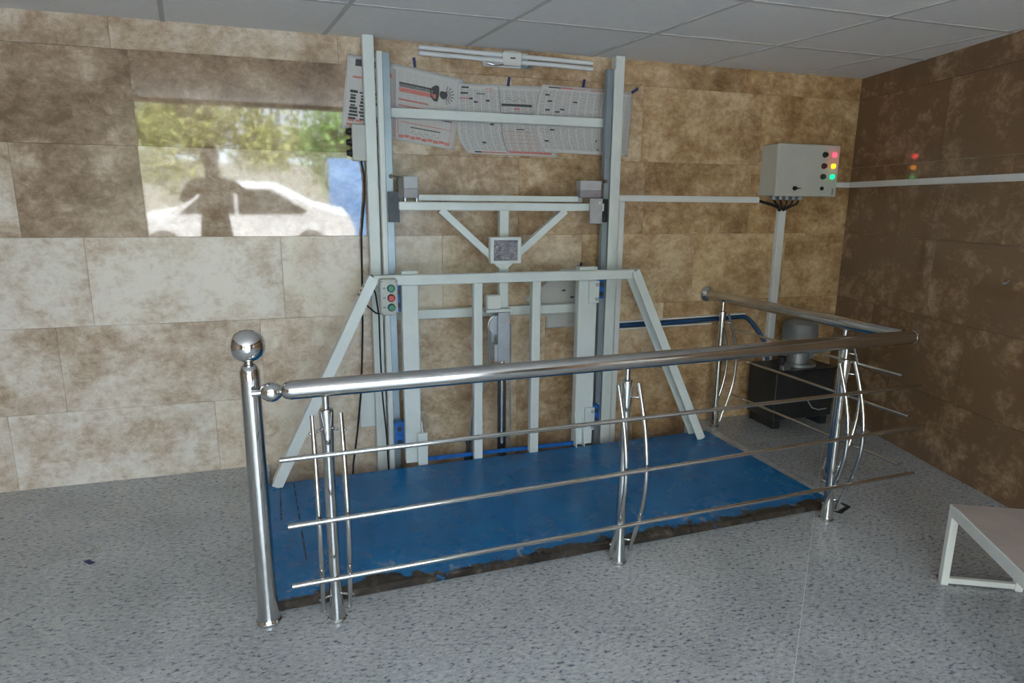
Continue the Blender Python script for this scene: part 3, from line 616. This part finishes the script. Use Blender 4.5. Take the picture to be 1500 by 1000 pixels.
# hydraulic power unit
pu = thing('hydraulic_power_unit', (3.4, -0.2, 0), 'black hydraulic power unit with grey electric motor on its tank in the corner', 'pump unit')
MB().box((3.14, -0.355, 0.07), (3.66, -0.05, 0.425), 0.006).build('tank', 'tank_dark', pu)
MB().box((3.13, -0.365, 0.425), (3.67, -0.04, 0.44), 0.003).build('tank_lid', 'tank_dark', pu)
for x in (3.16, 3.58): MB().box((x, -0.34, 0.0), (x + 0.06, -0.07, 0.07), 0.003).build('foot', 'tank_dark', pu)
mo = MB().lathe((3.44, -0.20, 0.44), [(0.13, 0), (0.13, 0.02), (0.085, 0.02), (0.085, 0.06), (0.10, 0.06), (0.10, 0.20), (0.085, 0.20)], 28).build('motor', 'alu_cast', pu)
for k in range(20):
    a = 2 * PI * k / 20; d = Vector((math.cos(a), math.sin(a), 0)); c0 = Vector((3.44, -0.20, 0))
    MB().bar(c0 + d * 0.105 + Vector((0, 0, 0.51)), c0 + d * 0.105 + Vector((0, 0, 0.64)), 0.022, 0.005, d).build('cooling_fin', 'alu_cast', mo)
MB().lathe((3.44, -0.20, 0.635), [(0.118, 0), (0.122, 0.01), (0.122, 0.095), (0.116, 0.12), (0.095, 0.135), (0.0, 0.138)], 28).build('fan_cover', 'motor_grey', pu)
MB().lathe((3.25, -0.26, 0.44), [(0.02, 0), (0.02, 0.05), (0.03, 0.05), (0.03, 0.085), (0.01, 0.09)], 14).build('filler_cap', 'rubber', pu)
MB().box((3.20, -0.34, 0.44), (3.27, -0.30, 0.47), 0.003).build('valve', 'zinc', pu)
MB().tube([(3.43, -0.36, 0.20), (3.46, -0.375, 0.15), (3.52, -0.375, 0.13), (3.60, -0.365, 0.13)], 0.004, 6).build('lead', 'plastic_grey', pu)
# low table at the right
e1 = Vector((0.894, -0.449, 0)); e2 = Vector((-0.479, -0.878, 0)); A0 = Vector((2.541, -2.161, 0)); H = 0.367; W1 = 0.32; W2 = 0.70
tb = thing('low_table', A0 + e1 * 0.15 + e2 * 0.3, 'low white metal-framed table with a stone slab top on the granite floor', 'table')
def TP(a, b_, z): return A0 + e1 * a + e2 * b_ + Vector((0, 0, z))
for a, b_ in ((0, 0), (W1, 0), (0, W2), (W1, W2)):
    sa = 0.015 if a == 0 else -0.015; sb_ = 0.015 if b_ == 0 else -0.015
    MB().bar(TP(a + sa, b_ + sb_, 0), TP(a + sa, b_ + sb_, H - 0.004), 0.03, 0.03, e1, 0.002).build('leg', 'white_paint', tb)
for (a0, b0), (a1, b1) in (((0, .015), (W1, .015)), ((0, W2-.015), (W1, W2-.015)), ((.015, 0), (.015, W2)), ((W1-.015, 0), (W1-.015, W2))):
    MB().bar(TP(a0, b0, H - 0.026), TP(a1, b1, H - 0.026), 0.03, 0.048, (e2 if b0 == b1 else e1), 0.001).build('apron', 'white_paint', tb)
MB().bar(TP(0.03, 0.015, 0.02), TP(W1 - 0.03, 0.015, 0.02), 0.02, 0.025, e2, 0.001).build('stretcher', 'white_paint', tb)
MB().bar(TP(0.03, W2 - 0.015, 0.02), TP(W1 - 0.03, W2 - 0.015, 0.02), 0.02, 0.025, e2, 0.001).build('stretcher', 'white_paint', tb)
for k in range(2):
    b0, b1 = 0.008 + k * (W2 - 0.016) / 2, 0.008 + (k + 1) * (W2 - 0.016) / 2 - 0.0015
    MB().prism([TP(0.008, b0, H - 0.003), TP(W1 - 0.008, b0, H - 0.003), TP(W1 - 0.008, b1, H - 0.003), TP(0.008, b1, H - 0.003)], (0, 0, 0.005)).build('stone_top', 'stone_top', tb)
hk = thing('wall_hook', RP(1.545, 1.19), 'tiny bright metal hook screwed into the dark brown wall', 'hook')
MB().tube([RP(1.53, 1.195, 0), RP(1.53, 1.195, -0.02)], 0.006, 8).build('screw', 'zinc', hk)
MB().tube([RP(1.53, 1.195, -0.018), RP(1.545, 1.198, -0.03), RP(1.565, 1.205, -0.03), RP(1.575, 1.215, -0.026)], 0.004, 8).build('hook', 'zinc', hk)

# ------------------------------------------------------------------ newspapers and tape
def bil(c, u, v, y=0.0):   # c = TL, TR, BR, BL as (x, z)
    tl, tr, br, bl = c
    x = (tl[0]*(1-u) + tr[0]*u) * v + (bl[0]*(1-u) + br[0]*u) * (1-v)
    z = (tl[1]*(1-u) + tr[1]*u) * v + (bl[1]*(1-u) + br[1]*u) * (1-v)
    return Vector((x, y, z))
def newspaper(c, y0, label, prints, dark=0.8, cut=None, bulge=0.006):
    t = thing('newspaper_sheet', bil(c, 0.5, 0.0, y0), label, 'newspaper', 'newspaper sheets taped to the wall')
    N = 16; bm = bmesh.new(); uvl = bm.loops.layers.uv.new('UVMap')
    def pt(u, v):
        if cut: u, v = cut(u, v)
        yy = y0 - bulge * abs(math.sin(u * 5.3 + v * 2.1)) * math.sin(PI * min(1, max(0, u))) 
        return bil(c, u, v, yy)
    grid = [[bm.verts.new(pt(i / N, j / N)) for j in range(N + 1)] for i in range(N + 1)]
    for i in range(N):
        for j in range(N):
            f = bm.faces.new([grid[i][j], grid[i+1][j], grid[i+1][j+1], grid[i][j+1]]); f.smooth = True
            for lp, (a, b_) in zip(f.loops, ((i, j), (i+1, j), (i+1, j+1), (i, j+1))): lp[uvl].uv = (a / N, b_ / N)
    me = bpy.data.meshes.new('paper'); bm.to_mesh(me); bm.free(); me.materials.append(MATS['newsprint'])
    o = bpy.data.objects.new('paper', me); COL.objects.link(o); put(o, t); o.color = (dark, 0, 0, 1)
    md = o.modifiers.new('thick', 'SOLIDIFY'); md.thickness = 0.0006; md.offset = 0
    by = {}
    for (u0, v0, u1, v1, ink) in prints:
        by.setdefault(ink, []).append((u0, v0, u1, v1))
    for ink, rs in by.items():
        bm = bmesh.new()
        for u0, v0, u1, v1 in rs:
            n = max(1, int(abs(u1 - u0) * 16)); k = max(1, int(abs(v1 - v0) * 16))
            for i in range(n):
                for j in range(k):
                    q = []
                    for a, b_ in ((i, j), (i+1, j), (i+1, j+1), (i, j+1)):
                        p = pt(u0 + (u1-u0) * a / n, v0 + (v1-v0) * b_ / k); p.y -= 0.0018; q.append(bm.verts.new(p))
                    bm.faces.new(q)
        me = bpy.data.meshes.new('print'); bm.to_mesh(me); bm.free(); me.materials.append(MATS[ink])
        po_ = bpy.data.objects.new({'ink_black': 'headline_print', 'ink_grey': 'grey_print', 'ink_red': 'red_print'}[ink], me); COL.objects.link(po_); put(po_, o); po_['kind'] = 'stuff'
        md = po_.modifiers.new('thick', 'SOLIDIFY'); md.thickness = 0.0004; md.offset = 0
    return t
rnd = random.Random(3)
# sheet behind the left column: bold black and red graphics
pr = [(0.25, 0.86, 0.9, 0.95, 'ink_black'), (0.2, 0.70, 0.9, 0.725, 'ink_red')]
for k in range(9):
    v = 0.14 + k * 0.045
    for q in range(3):
        u = 0.14 + q * 0.27 + rnd.uniform(0, .05)
        pr.append((u, v, u + rnd.uniform(.12, .24), v + rnd.uniform(.02, .038), 'ink_black'))
for k in range(8):
    u = 0.1 + rnd.uniform(0, .6); v = 0.03 + rnd.uniform(0, .14); pr.append((u, v, u + .16, v + .025, 'ink_red'))
newspaper([(0.268, 2.412), (0.452, 2.400), (0.440, 1.990), (0.215, 2.012)], -0.022, 'newspaper sheet with heavy black and red lettering, half hidden behind the column', pr, 0.25)
# broad tilted sheet with dark splash
pr = [(0.015, 0.80, 0.19, 0.86, 'ink_red'), (0.02, 0.52, 0.09, 0.535, 'ink_red'), (0.205, 0.03, 0.212, 0.93, 'ink_red'), (0.225, 0.03, 0.230, 0.93, 'ink_black'),
      (0.275, 0.76, 0.66, 0.78, 'ink_black'), (0.275, 0.72, 0.66, 0.76, 'ink_grey'), (0.275, 0.655, 0.70, 0.71, 'ink_red'), (0.27, 0.545, 0.62, 0.565, 'ink_red'), (0.27, 0.47, 0.62, 0.485, 'ink_red'),
      (0.28, 0.34, 0.44, 0.375, 'ink_black'), (0.66, 0.47, 0.95, 0.50, 'ink_red'), (0.76, 0.37, 0.92, 0.385, 'ink_black'), (0.42, 0.20, 0.80, 0.215, 'ink_black'), (0.30, 0.255, 0.86, 0.265, 'ink_red'),
      (0.26, 0.10, 0.268, 0.36, 'ink_red'), (0.92, 0.08, 0.927, 0.42, 'ink_red'), (0.80, 0.255, 0.95, 0.262, 'ink_red')]
for k in range(9): pr.append((0.27 + k * 0.075, 0.045 + 0.012 * (k % 2), 0.335 + k * 0.075, 0.085 + 0.008 * (k % 2), 'ink_red'))
cx, cy, R_ = 0.715, 0.725, 0.085
for k in range(12):   # dark half-disc
    v = cy - R_ * 1.25 + k * R_ * 2.5 / 12; hw = R_ * math.sqrt(max(0, 1 - ((v + 0.01 - cy) / (R_ * 1.3)) ** 2)); pr.append((cx - hw, v, cx + hw * 0.25, v + R_ * 2.5 / 12 + .002, 'ink_black'))
for k in range(8):
    v = cy - 0.055 + k * 0.013; hw = 0.048 * math.sqrt(max(0, 1 - ((v - cy) / 0.06) ** 2)); pr.append((cx + 0.075 - hw, v, cx + 0.075 + hw, v + 0.0135, 'ink_black'))
for k in range(8):
    a = -1.3 + 2.7 * k / 7
    for q in range(4):
        rr = 0.045 + q * 0.017; u = cx + 0.09 + rr * math.cos(a); v = cy + 1.25 * rr * math.sin(a); pr.append((u, v, u + 0.014, v + 0.012, 'ink_black'))
for k in range(14): pr.append((0.42 + k * 0.027, 0.13 + 0.02 * math.sin(k * 1.9), 0.435 + k * 0.027, 0.142 + 0.02 * math.sin(k * 1.9), 'ink_grey'))
newspaper([(0.415, 2.402), (0.945, 2.322), (0.876, 1.912), (0.418, 1.972)], -0.004, 'tilted newspaper sheet with red bands and a black sunburst splash', pr, 0.35)
# double page with dark small boxes and red table
pr = [(0.04, 0.93, 0.12, 0.955, 'ink_black'), (0.03, 0.85, 0.11, 0.875, 'ink_black'), (0.02, 0.78, 0.12, 0.795, 'ink_red'), (0.12, 0.775, 0.16, 0.80, 'ink_black'), (0.20, 0.85, 0.29, 0.87, 'ink_grey'),
      (0.17, 0.73, 0.21, 0.755, 'ink_black'), (0.30, 0.755, 0.34, 0.78, 'ink_black'), (0.33, 0.42, 0.37, 0.445, 'ink_black'), (0.22, 0.155, 0.26, 0.18, 'ink_black'), (0.30, 0.93, 0.38, 0.937, 'ink_red'), (0.32, 0.895, 0.38, 0.902, 'ink_red'),
      (0.09, 0.02, 0.16, 0.04, 'ink_black'), (0.16, 0.022, 0.43, 0.038, 'ink_red'), (0.445, 0.02, 0.452, 0.97, 'ink_grey'), (0.462, 0.70, 0.80, 0.735, 'ink_black'), (0.462, 0.575, 0.80, 0.605, 'ink_black'), (0.60, 0.655, 0.66, 0.675, 'ink_red'),
      (0.462, 0.03, 0.93, 0.062, 'ink_red'), (0.60, 0.37, 0.68, 0.385, 'ink_black')]
for k in range(5): pr.append((0.462, 0.12 + k * 0.055, 0.80, 0.124 + k * 0.055, 'ink_red'))
for k in range(3): pr.append((0.535 + k * 0.085, 0.07, 0.538 + k * 0.085, 0.36, 'ink_red'))
for k in range(12): pr.append((0.50 + k * 0.02, 0.79 + 0.02 * math.sin(k), 0.515 + k * 0.02, 0.80 + 0.02 * math.sin(k), 'ink_grey'))
def cut34(u, v):
    if v < 0.35: u = u + (1 - u) * 0.10 * ((0.35 - v) / 0.35) ** 2
    return u, v
newspaper([(0.905, 2.300), (1.472, 2.312), (1.560, 1.888), (0.900, 1.896)], -0.007, 'double newspaper page of grey columns beside a red ruled table', pr, 0.75, cut34)
pr = [(0.07, 0.955, 0.20, 0.972, 'ink_black'), (0.20, 0.955, 0.32, 0.975, 'ink_red'), (0.32, 0.955, 0.46, 0.965, 'ink_red'), (0.52, 0.955, 0.74, 0.968, 'ink_red'), (0.92, 0.955, 0.97, 0.965, 'ink_red'), (0.475, 0.03, 0.50, 0.98, 'ink_grey')]
for u, v in ((0.06, 0.84), (0.10, 0.75), (0.36, 0.76), (0.24, 0.64), (0.19, 0.60), (0.09, 0.62), (0.14, 0.33), (0.06, 0.16), (0.62, 0.2), (0.63, 0.07)): pr.append((u, v, u + (.045 if v > .25 or u < .1 else .015), v + .024, 'ink_black'))
def cut5(u, v):
    if v < 0.4: u = u + (1 - u) * 0.10 * ((0.4 - v) / 0.4) ** 2
    elif v > 0.6: u = u + (1 - u) * 0.06 * ((v - 0.6) / 0.4) ** 1.5
    return u, v
pr = [p for p in pr if not (p[0] == 0.475)]
newspaper([(1.405, 2.325), (2.073, 2.312), (2.054, 1.905), (1.405, 1.918)], -0.012, 'newspaper sheet of dense grey columns passing behind the column next to the white duct', pr, 0.8, cut5)
pr = [(0.55, 0.62, 0.62, 0.65, 'ink_black'), (0.78, 0.50, 0.85, 0.53, 'ink_black')]
def cut6(u, v):
    u0 = 0.30 if v < 0.48 else 0.0 + 0.62 * max(0, (v - 0.5) / 0.5) ** 0.8
    if v < 0.25: u0 = 0.40
    return u0 + (1 - u0) * u, v
newspaper([(1.33, 1.172), (1.765, 1.172), (1.765, 0.774), (1.33, 0.774)], -0.006, 'torn newspaper scrap low on the wall behind the guard bars', pr, 0.6, cut6, 0.003)
for x, z, a, lab in ((0.647, 2.395, 0.12, 'dark blue tape strip holding the tilted red-banded newspaper sheet'), (1.223, 2.325, -0.15, 'dark blue tape strip at the top of the double newspaper page'), (1.722, 2.342, -0.18, 'dark blue tape strip on top of the dense grey newspaper sheet'), (2.085, 2.322, -1.0, 'dark blue tape strip on the newspaper corner next to the white duct'), (1.742, 1.185, -0.1, 'dark blue tape strip on the torn newspaper scrap')):
    d = Vector((math.sin(-a), 0, math.cos(a)))
    c_ = Vector((x, -0.0155 if z > 2 else -0.012, z))
    tag(MB().bar(c_ - d * 0.027, c_ + d * 0.027, 0.017, 0.0012, (1, 0, 0.001)).build('tape_strip', 'tape_blue'), lab, 'tape', 'blue tape strips')
tag(MB().prism([(-1.048, -0.930, 0.0), (-1.030, -0.918, 0.0), (-0.995, -0.955, 0.0), (-1.012, -0.968, 0.0)], (0, 0, 0.002)).build('tape_strip', 'tape_blue'), 'dark blue scrap of tape lying on the granite floor', 'tape', 'blue tape strips')
m_ = MB()
m_.tube([(-1.04, -0.872, 0.004), (-1.03, -0.856, 0.018), (-1.018, -0.845, 0.026), (-1.008, -0.850, 0.012), (-1.0, -0.868, 0.004)], 0.005, 6, radii=[0.004, 0.007, 0.005, 0.007, 0.003])
tag(m_.build('paper_crumb', 'debris'), 'small curled scrap of debris on the floor near the tape', 'debris')
m_ = MB().box((2.515, -2.165, 0), (2.535, -2.148, 0.014), 0.003).box((2.526, -2.150, 0), (2.545, -2.138, 0.02), 0.004)
tag(m_.build('mortar_crumb', 'debris'), 'small broken crumb of mortar beside the low table leg', 'debris')

# ------------------------------------------------------------------ OUTSIDE (seen only mirrored in the polished slabs and steel)
struct(MB().box((-14, -8.0, -0.25), (12, -6.1, -0.02)).build('pavement', 'pavement'))
struct(MB().box((-30, -40, -0.4), (30, -8.0, -0.14)).build('street', 'asphalt'))
yw = struct(MB().box((-16, -18.3, -0.14), (14, -18.0, 1.5), 0.02).build('yard_wall', 'yard_wall'))
def car_body(x0, y0, label):
    t = thing('parked_car', (x0 + 2.1, y0, -0.14), label, 'car'); z0 = -0.14
    side = [(0.05, 0.35), (0.0, 0.62), (0.35, 0.80), (1.0, 0.88), (1.55, 1.32), (2.0, 1.42), (2.75, 1.40), (3.45, 0.96), (4.05, 0.90), (4.2, 0.55), (4.15, 0.32), (0.2, 0.28)]
    m_ = MB(); m_.prism([(x0 + a, y0 - 0.8, z0 + b_) for a, b_ in side], (0, 1.6, 0)); m_._bev(m_.bm.faces[:], 0.05, 2)
    m_.build('body', 'car_white', t)
    for pts in ([(1.15, 0.90), (1.6, 1.28), (2.05, 1.35), (2.05, 0.90)], [(2.12, 0.90), (2.12, 1.35), (2.7, 1.33), (3.3, 0.95), (3.2, 0.90)]):
        for yy in (y0 + 0.802, y0 - 0.812): MB().prism([(x0 + a, yy, z0 + b_) for a, b_ in pts], (0, 0.01, 0)).build('side_window', 'car_glass', t)
    for wx in (0.85, 3.35):
        for yy in (y0 + 0.66, y0 - 0.84):
            wh = MB().lathe((x0 + wx, yy, z0 + 0.30), [(0.20, 0), (0.30, 0.02), (0.30, 0.16), (0.20, 0.18)], 24, (0, 1, 0)).build('wheel', 'tyre', t)
            MB().lathe((x0 + wx, yy + (0.18 if yy > y0 else -0.012), z0 + 0.30), [(0.17, 0), (0.15, 0.012)], 20, (0, 1, 0)).build('hub_cap', 'alu_cast', wh)
    return t
car_body(-3.3, -9.6, 'white parked car in the street in front of the opening')
MB_g = thing('blue_gate', (1.3, -11.0, -0.14), 'blue sheet metal gate across the street', 'gate')
MB().box((0.5, -11.05, -0.14), (1.8, -11.0, 1.75), 0.01).build('leaf', 'gate_blue', MB_g)
for k in range(5): MB().box((0.55 + k * 0.25, -11.0, -0.1), (0.60 + k * 0.25, -10.97, 1.7)).build('rib', 'gate_blue', MB_g)
def tree(x, y, h, r, n, leafm, label):
    t = thing('street_tree', (x, y, -0.14), label, 'tree', 'trees across the street')
    MB().tube([(x, y, -0.14), (x + 0.05, y, 0.9), (x - 0.05, y + 0.05, h * 0.5), (x, y, h * 0.8)], 0.1, 10, radii=[0.16, 0.13, 0.10, 0.05]).build('trunk', 'bark', t)
    rr = random.Random(int(x * 100) + n)
    for k in range(4):
        a = rr.uniform(0, 6.28); MB().tube([(x, y, h * 0.45), (x + math.cos(a) * r * 0.4, y + math.sin(a) * r * 0.4, h * 0.62), (x + math.cos(a) * r * 0.7, y + math.sin(a) * r * 0.7, h * 0.78)], 0.04, 6, radii=[0.07, 0.045, 0.02]).build('branch', 'bark', t)
    verts, faces = [], []
    cl = [(x + rr.gauss(0, r * 0.5), y + rr.gauss(0, r * 0.4), h * 0.58 + rr.gauss(0, h * 0.17), rr.uniform(0.4, 0.8)) for _ in range(40)]
    for k in range(n):
        c = rr.choice(cl); d = Vector((rr.gauss(0, 1), rr.gauss(0, 1), rr.gauss(0, 1))).normalized() * c[3] * rr.random() ** 0.4
        p = Vector(c[:3]) + d; q = Quaternion((rr.gauss(0, 1), rr.gauss(0, 1), rr.gauss(0, 1), rr.gauss(0, 1))).normalized()
        s_ = rr.uniform(0.05, 0.11); b0 = len(verts)
        for a, b_ in ((0, -1), (0.5, 0), (0, 1), (-0.5, 0)): verts.append(p + q @ Vector((a * s_, b_ * s_, 0)))
        faces.append((b0, b0+1, b0+2, b0+3))
    me = bpy.data.meshes.new('foliage'); me.from_pydata(verts, [], faces); me.materials.append(MATS[leafm])
    o = bpy.data.objects.new('foliage', me); COL.objects.link(o); put(o, t); o['kind'] = 'stuff'
tree(-4.8, -12.2, 4.6, 1.7, 9000, 'leaf_olive', 'olive-green street tree standing behind the bonnet of the white car')
tree(-2.2, -14.6, 4.6, 2.4, 14000, 'leaf_olive', 'olive-green street tree standing behind the roof of the white car')
tree(1.2, -13.2, 3.4, 1.1, 3500, 'leaf_green', 'small bright green tree beside the blue gate')
# photographer
pe = thing('person', (-1.05, -4.55, 0), 'person in dark clothes raising a camera with both hands, mirrored in the wall slabs', 'person')
def skin(name, vs, es, mat, parent, sub=2, root=0):
    me = bpy.data.meshes.new(name); me.from_pydata([v[:3] for v in vs], es, []); me.materials.append(MATS[mat])
    o = bpy.data.objects.new(name, me); COL.objects.link(o); put(o, parent)
    bm = bmesh.new(); bm.from_mesh(me); ly = bm.verts.layers.skin.verify(); bm.verts.ensure_lookup_table()
    for i, v in enumerate(vs):
        rx = v[3]; ry = v[4] if len(v) > 4 else rx
        bm.verts[i][ly].radius = (rx, ry); bm.verts[i][ly].use_root = (i == root)
    bm.to_mesh(me); bm.free()
    md = o.modifiers.new('skin', 'SKIN'); md.use_smooth_shade = True
    md = o.modifiers.new('sub', 'SUBSURF'); md.levels = sub; md.render_levels = sub
    return o
X, Yp = -1.05, -4.55
# body continuous: pelvis, spine, neck, head; legs; arms raised forward to hold the camera
vs = [(X, Yp, 0.98, .15, .11), (X, Yp + .02, 1.18, .14, .10), (X, Yp + .02, 1.38, .17, .11), (X, Yp, 1.54, .10, .08), (X, Yp + .01, 1.61, .058), (X, Yp + .03, 1.70, .075, .085), (X, Yp + .04, 1.80, .08, .098), (X, Yp + .03, 1.885, .05, .06),
      (X - .10, Yp, .92, .10), (X - .12, Yp + .02, .52, .068), (X - .12, Yp - .03, .12, .045), (X - .13, Yp + .10, .04, .04),
      (X + .10, Yp, .92, .10), (X + .12, Yp + .02, .52, .068), (X + .12, Yp - .03, .12, .045), (X + .13, Yp + .10, .04, .04),
      (X - .20, Yp, 1.49, .07), (X - .33, Yp + .08, 1.28, .052), (X - .02, Yp + .30, 1.50, .036),
      (X + .20, Yp, 1.49, .07), (X + .42, Yp + .08, 1.30, .052), (X + .17, Yp + .30, 1.50, .036)]
es = [(0,1),(1,2),(2,3),(3,4),(4,5),(5,6),(6,7),(0,8),(8,9),(9,10),(10,11),(0,12),(12,13),(13,14),(14,15),(2,16),(16,17),(17,18),(2,19),(19,20),(20,21)]
skin('body', vs, es, 'shirt_dark', pe)
hd = MB(); hd.lathe((X, Yp + .035, 1.665), [(0.04, 0.0), (0.068, 0.02), (0.080, 0.07), (0.083, 0.12), (0.082, 0.16), (0.072, 0.20), (0.045, 0.235), (0.0, 0.245)], 20)
hd.lathe((X, Yp + .11, 1.765), [(0.022, -0.02), (0.016, 0.01), (0.006, 0.03)], 8, (0, .6, .8))
for s_ in (-1, 1): hd.lathe((X + s_ * .083, Yp + .03, 1.77), [(0.012, -0.03), (0.018, 0.0), (0.012, 0.03)], 8)
hd.build('head', 'skin', pe)
MB().lathe((X, Yp + .018, 1.79), [(0.093, -0.02), (0.095, 0.03), (0.090, 0.07), (0.070, 0.105), (0.035, 0.128), (0.0, 0.132)], 20).build('hair', 'hair', pe)
for s_, hx in ((-1, X + 0.0), (1, X + .15)):
    wv = Vector((hx, Yp + .31, 1.50)); hv = [(wv.x, wv.y, wv.z, .026, .018), (wv.x, wv.y + .05, wv.z + .02, .032, .018)]
    he = [(0, 1)]
    for k in range(4):
        b0 = len(hv); fx = wv.x + (k - 1.5) * 0.006; fz = wv.z + 0.05 - k * 0.017; L_ = (0.042, 0.048, 0.045, 0.036)[k]
        hv += [(fx, wv.y + .075, fz, .009), (fx - s_ * 0.006 , wv.y + .075 + L_ * 0.6, fz, .0085), (fx - s_ * -0.018, wv.y + .085 + L_ * 0.9, fz - 0.004, .0075)]
        he += [(1, b0), (b0, b0+1), (b0+1, b0+2)]
    b0 = len(hv); hv += [(wv.x - s_ * .02, wv.y + .05, wv.z - .02, .010), (wv.x - s_ * -.03, wv.y + .075, wv.z - .03, .009)]; he += [(0, b0), (b0, b0+1)]
    skin('hand', hv, he, 'skin', pe, 1)
cm = thing('compact_camera', (X + .075, Yp + .40, 1.48), 'small dark compact camera held up by the person', 'camera')
MB().box((X + .015, Yp + .385, 1.475), (X + .135, Yp + .415, 1.545), 0.006).build('body', 'rubber', cm)
MB().lathe((X + .075, Yp + .415, 1.51), [(0.028, 0), (0.028, 0.02), (0.022, 0.022), (0.022, 0.03)], 18, (0, 1, 0)).build('lens', 'rubber', cm)
